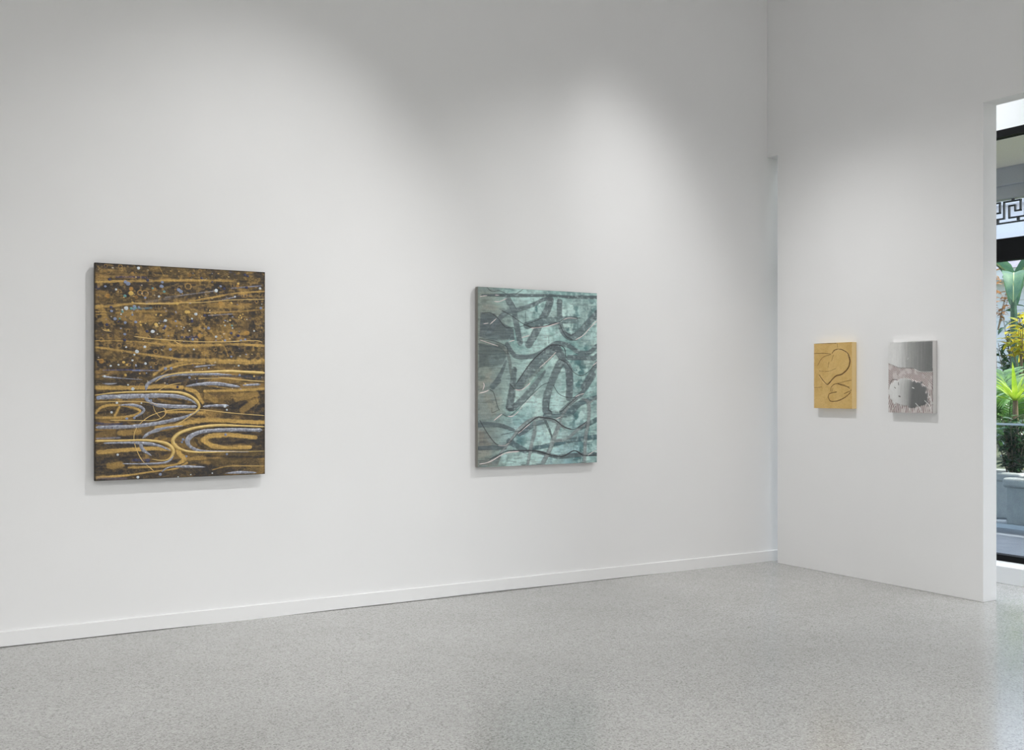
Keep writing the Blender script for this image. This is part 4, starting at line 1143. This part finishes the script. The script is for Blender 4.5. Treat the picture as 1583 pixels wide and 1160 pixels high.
# banana plants: each torn paddle leaf is a part
def banana_leaf(L, W, droop, up, seed):
    rng = random.Random(seed)
    n = 16
    V, F, R = [], [], []
    x = z = 0; ang = up
    for i in range(n + 1):
        t = i / n
        w = W / 2 * (math.sin(math.pi * min(1.0, 0.06 + 0.92 * t ** 0.8)) ** 0.55) if i < n else 0.004
        wl, wr = w * (0.92 + 0.12 * rng.random()), w * (0.92 + 0.12 * rng.random())
        V += [(x, -wl, z + 0.30 * wl), (x, -wl * 0.5, z + 0.20 * wl), (x, 0, z), (x, wr * 0.5, z + 0.20 * wr), (x, wr, z + 0.30 * wr)]
        R.append((x, 0, z - 0.002))
        ang -= droop / n
        x += L / n * math.cos(ang); z += L / n * math.sin(ang)
    for i in range(n):
        for k in range(4):
            F.append((i * 5 + k, i * 5 + k + 1, i * 5 + k + 6, i * 5 + k + 5))
    return mesh('leaf', V, F, True), mesh('midrib', *tube(R, [0.016 * (1 - 0.8 * i / n) + 0.002 for i in range(n + 1)], 6), True)
BAN = [banana_leaf(1.15, 0.32, 2.4, 0.95, 1), banana_leaf(1.3, 0.36, 1.3, 1.3, 2), banana_leaf(1.6, 0.40, 2.6, 1.35, 3)]
def banana(loc, h, s, label, angs, seed):
    r = empty('banana_plant', loc, label, 'banana plant', None)
    add('trunk', mesh('trunk', *tube([(0, 0, 0), (0.02, 0, h * 0.5), (0, 0.02, h)], [0.075 * s, 0.06 * s, 0.04 * s], 10), True), r, ML_FAN)
    for i, a in enumerate(angs):
        b = BAN[i % 3]
        o = add('leaf', b[0], r, ML_BAN)
        o.location = (0, 0, h - 0.05); o.rotation_euler = (0, 0, a); o.scale = (s, s, s)
        c = add('midrib', b[1], o, ML_RIB)
banana((18.4, 12.4, -0.03), 3.43, 1.25, 'tall banana plant with broad paddle leaves in front of the white house', (3.72, 4.9, 5.9, 0.6, 1.8, 2.7), 1)

# small tree with orange leaves in front of the house
def orange_tree(loc, label):
    r = empty('garden_tree', loc, label, 'tree')
    lf = leafset('tree', 200, 0.14, 0.06, 0.42, 1.2, 71, ML_ORA, -0.3, 0.7, 0.7, 16)
    a = add('foliage', lf[0], r, ML_ORA, kind='stuff'); a.location = (0, 0, 2.85); a.scale = (1.2, 1.2, 1.2)
    b = add('branches', lf[1], r, M_STEM, kind='stuff'); b.location = (0, 0, 2.85); b.scale = (1.2, 1.2, 1.2)
    add('trunk', mesh('trunk', *tube([(0, 0, 0), (0.05, 0, 1.4), (0, 0.0, 2.95)], [0.07, 0.055, 0.04], 8), True), r, M_STEM)
orange_tree((22.6, 15.75, -0.03), 'slender tree with orange brown leaves in front of the white house')

# hedge behind the plants, foliage nobody could count
HED = [leafset('hedge', 900, 0.15, 0.06, 0.40, 1.6, 81 + i, ML_SHR, -0.4, 0.8, 0.9, 16) for i in range(2)]
for i, (y, lb) in enumerate(((13.6, 'tall bushy hedge shrub behind the banana plant'), (16.0, 'tall bushy hedge shrub beside the orange leaved tree'), (11.1, 'tall bushy hedge shrub behind the yellow croton'), (8.6, 'tall bushy hedge shrub standing last in the row, away from the banana plant'))):
    shrub('hedge_shrub', (20.8, y, -0.03), HED[i % 2], ML_SHR, lb, 'shrub', 'hedge shrubs', 2.1, i * 1.1)

# ---- white houses behind the garden
def house():
    r = empty('white_house', (26, 20, -0.03), 'white house with pale lapped siding, white eave and slate roof', 'house')
    for k in range(16):                                   # lapped siding boards
        z0 = 0.1 + k * 0.265
        v = [(0.00, -16, z0), (-0.03, -16, z0), (-0.005, -16, z0 + 0.27), (0.0, -16, z0 + 0.27)]
        V = v + [(a, 14, c) for a, b, c in v]
        add('siding_board', mesh('siding_board', V, [(0, 1, 2, 3), (7, 6, 5, 4), (1, 5, 6, 2), (0, 4, 5, 1), (2, 6, 7, 3)]), r, M_SIDE)
    add('house_body', boxes('house_body', [(0.0, 7, -16, 14, 0, 4.33)]), r, M_SIDE)
    add('eave', boxes('eave', [(-0.6, 7.6, -16.4, 14.4, 4.33, 4.60)]), r, M_HOUSE)
    v = [(-0.65, -16.5, 4.6), (7.65, -16.5, 4.6), (3.5, -13, 6.0), (-0.65, 14.5, 4.6), (7.65, 14.5, 4.6), (3.5, 11, 6.0)]
    add('roof', mesh('roof', v, [(0, 1, 2), (4, 3, 5), (0, 2, 5, 3), (1, 4, 5, 2), (0, 3, 4, 1)]), r, M_ROOF)
house()
def tower():
    r = empty('white_building', (36, 26, -0.03), 'tall plain white building with ledges behind the white house', 'building')
    add('wall', boxes('wall', [(0, 8, -20, 16, 0, 11)]), r, M_HOUSE)
    for z in (6.9, 8.2, 10.6):
        add('ledge', boxes('ledge', [(-0.35, 0, -20.3, 16.3, z, z + 0.28)]), r, M_HOUSE)
tower()
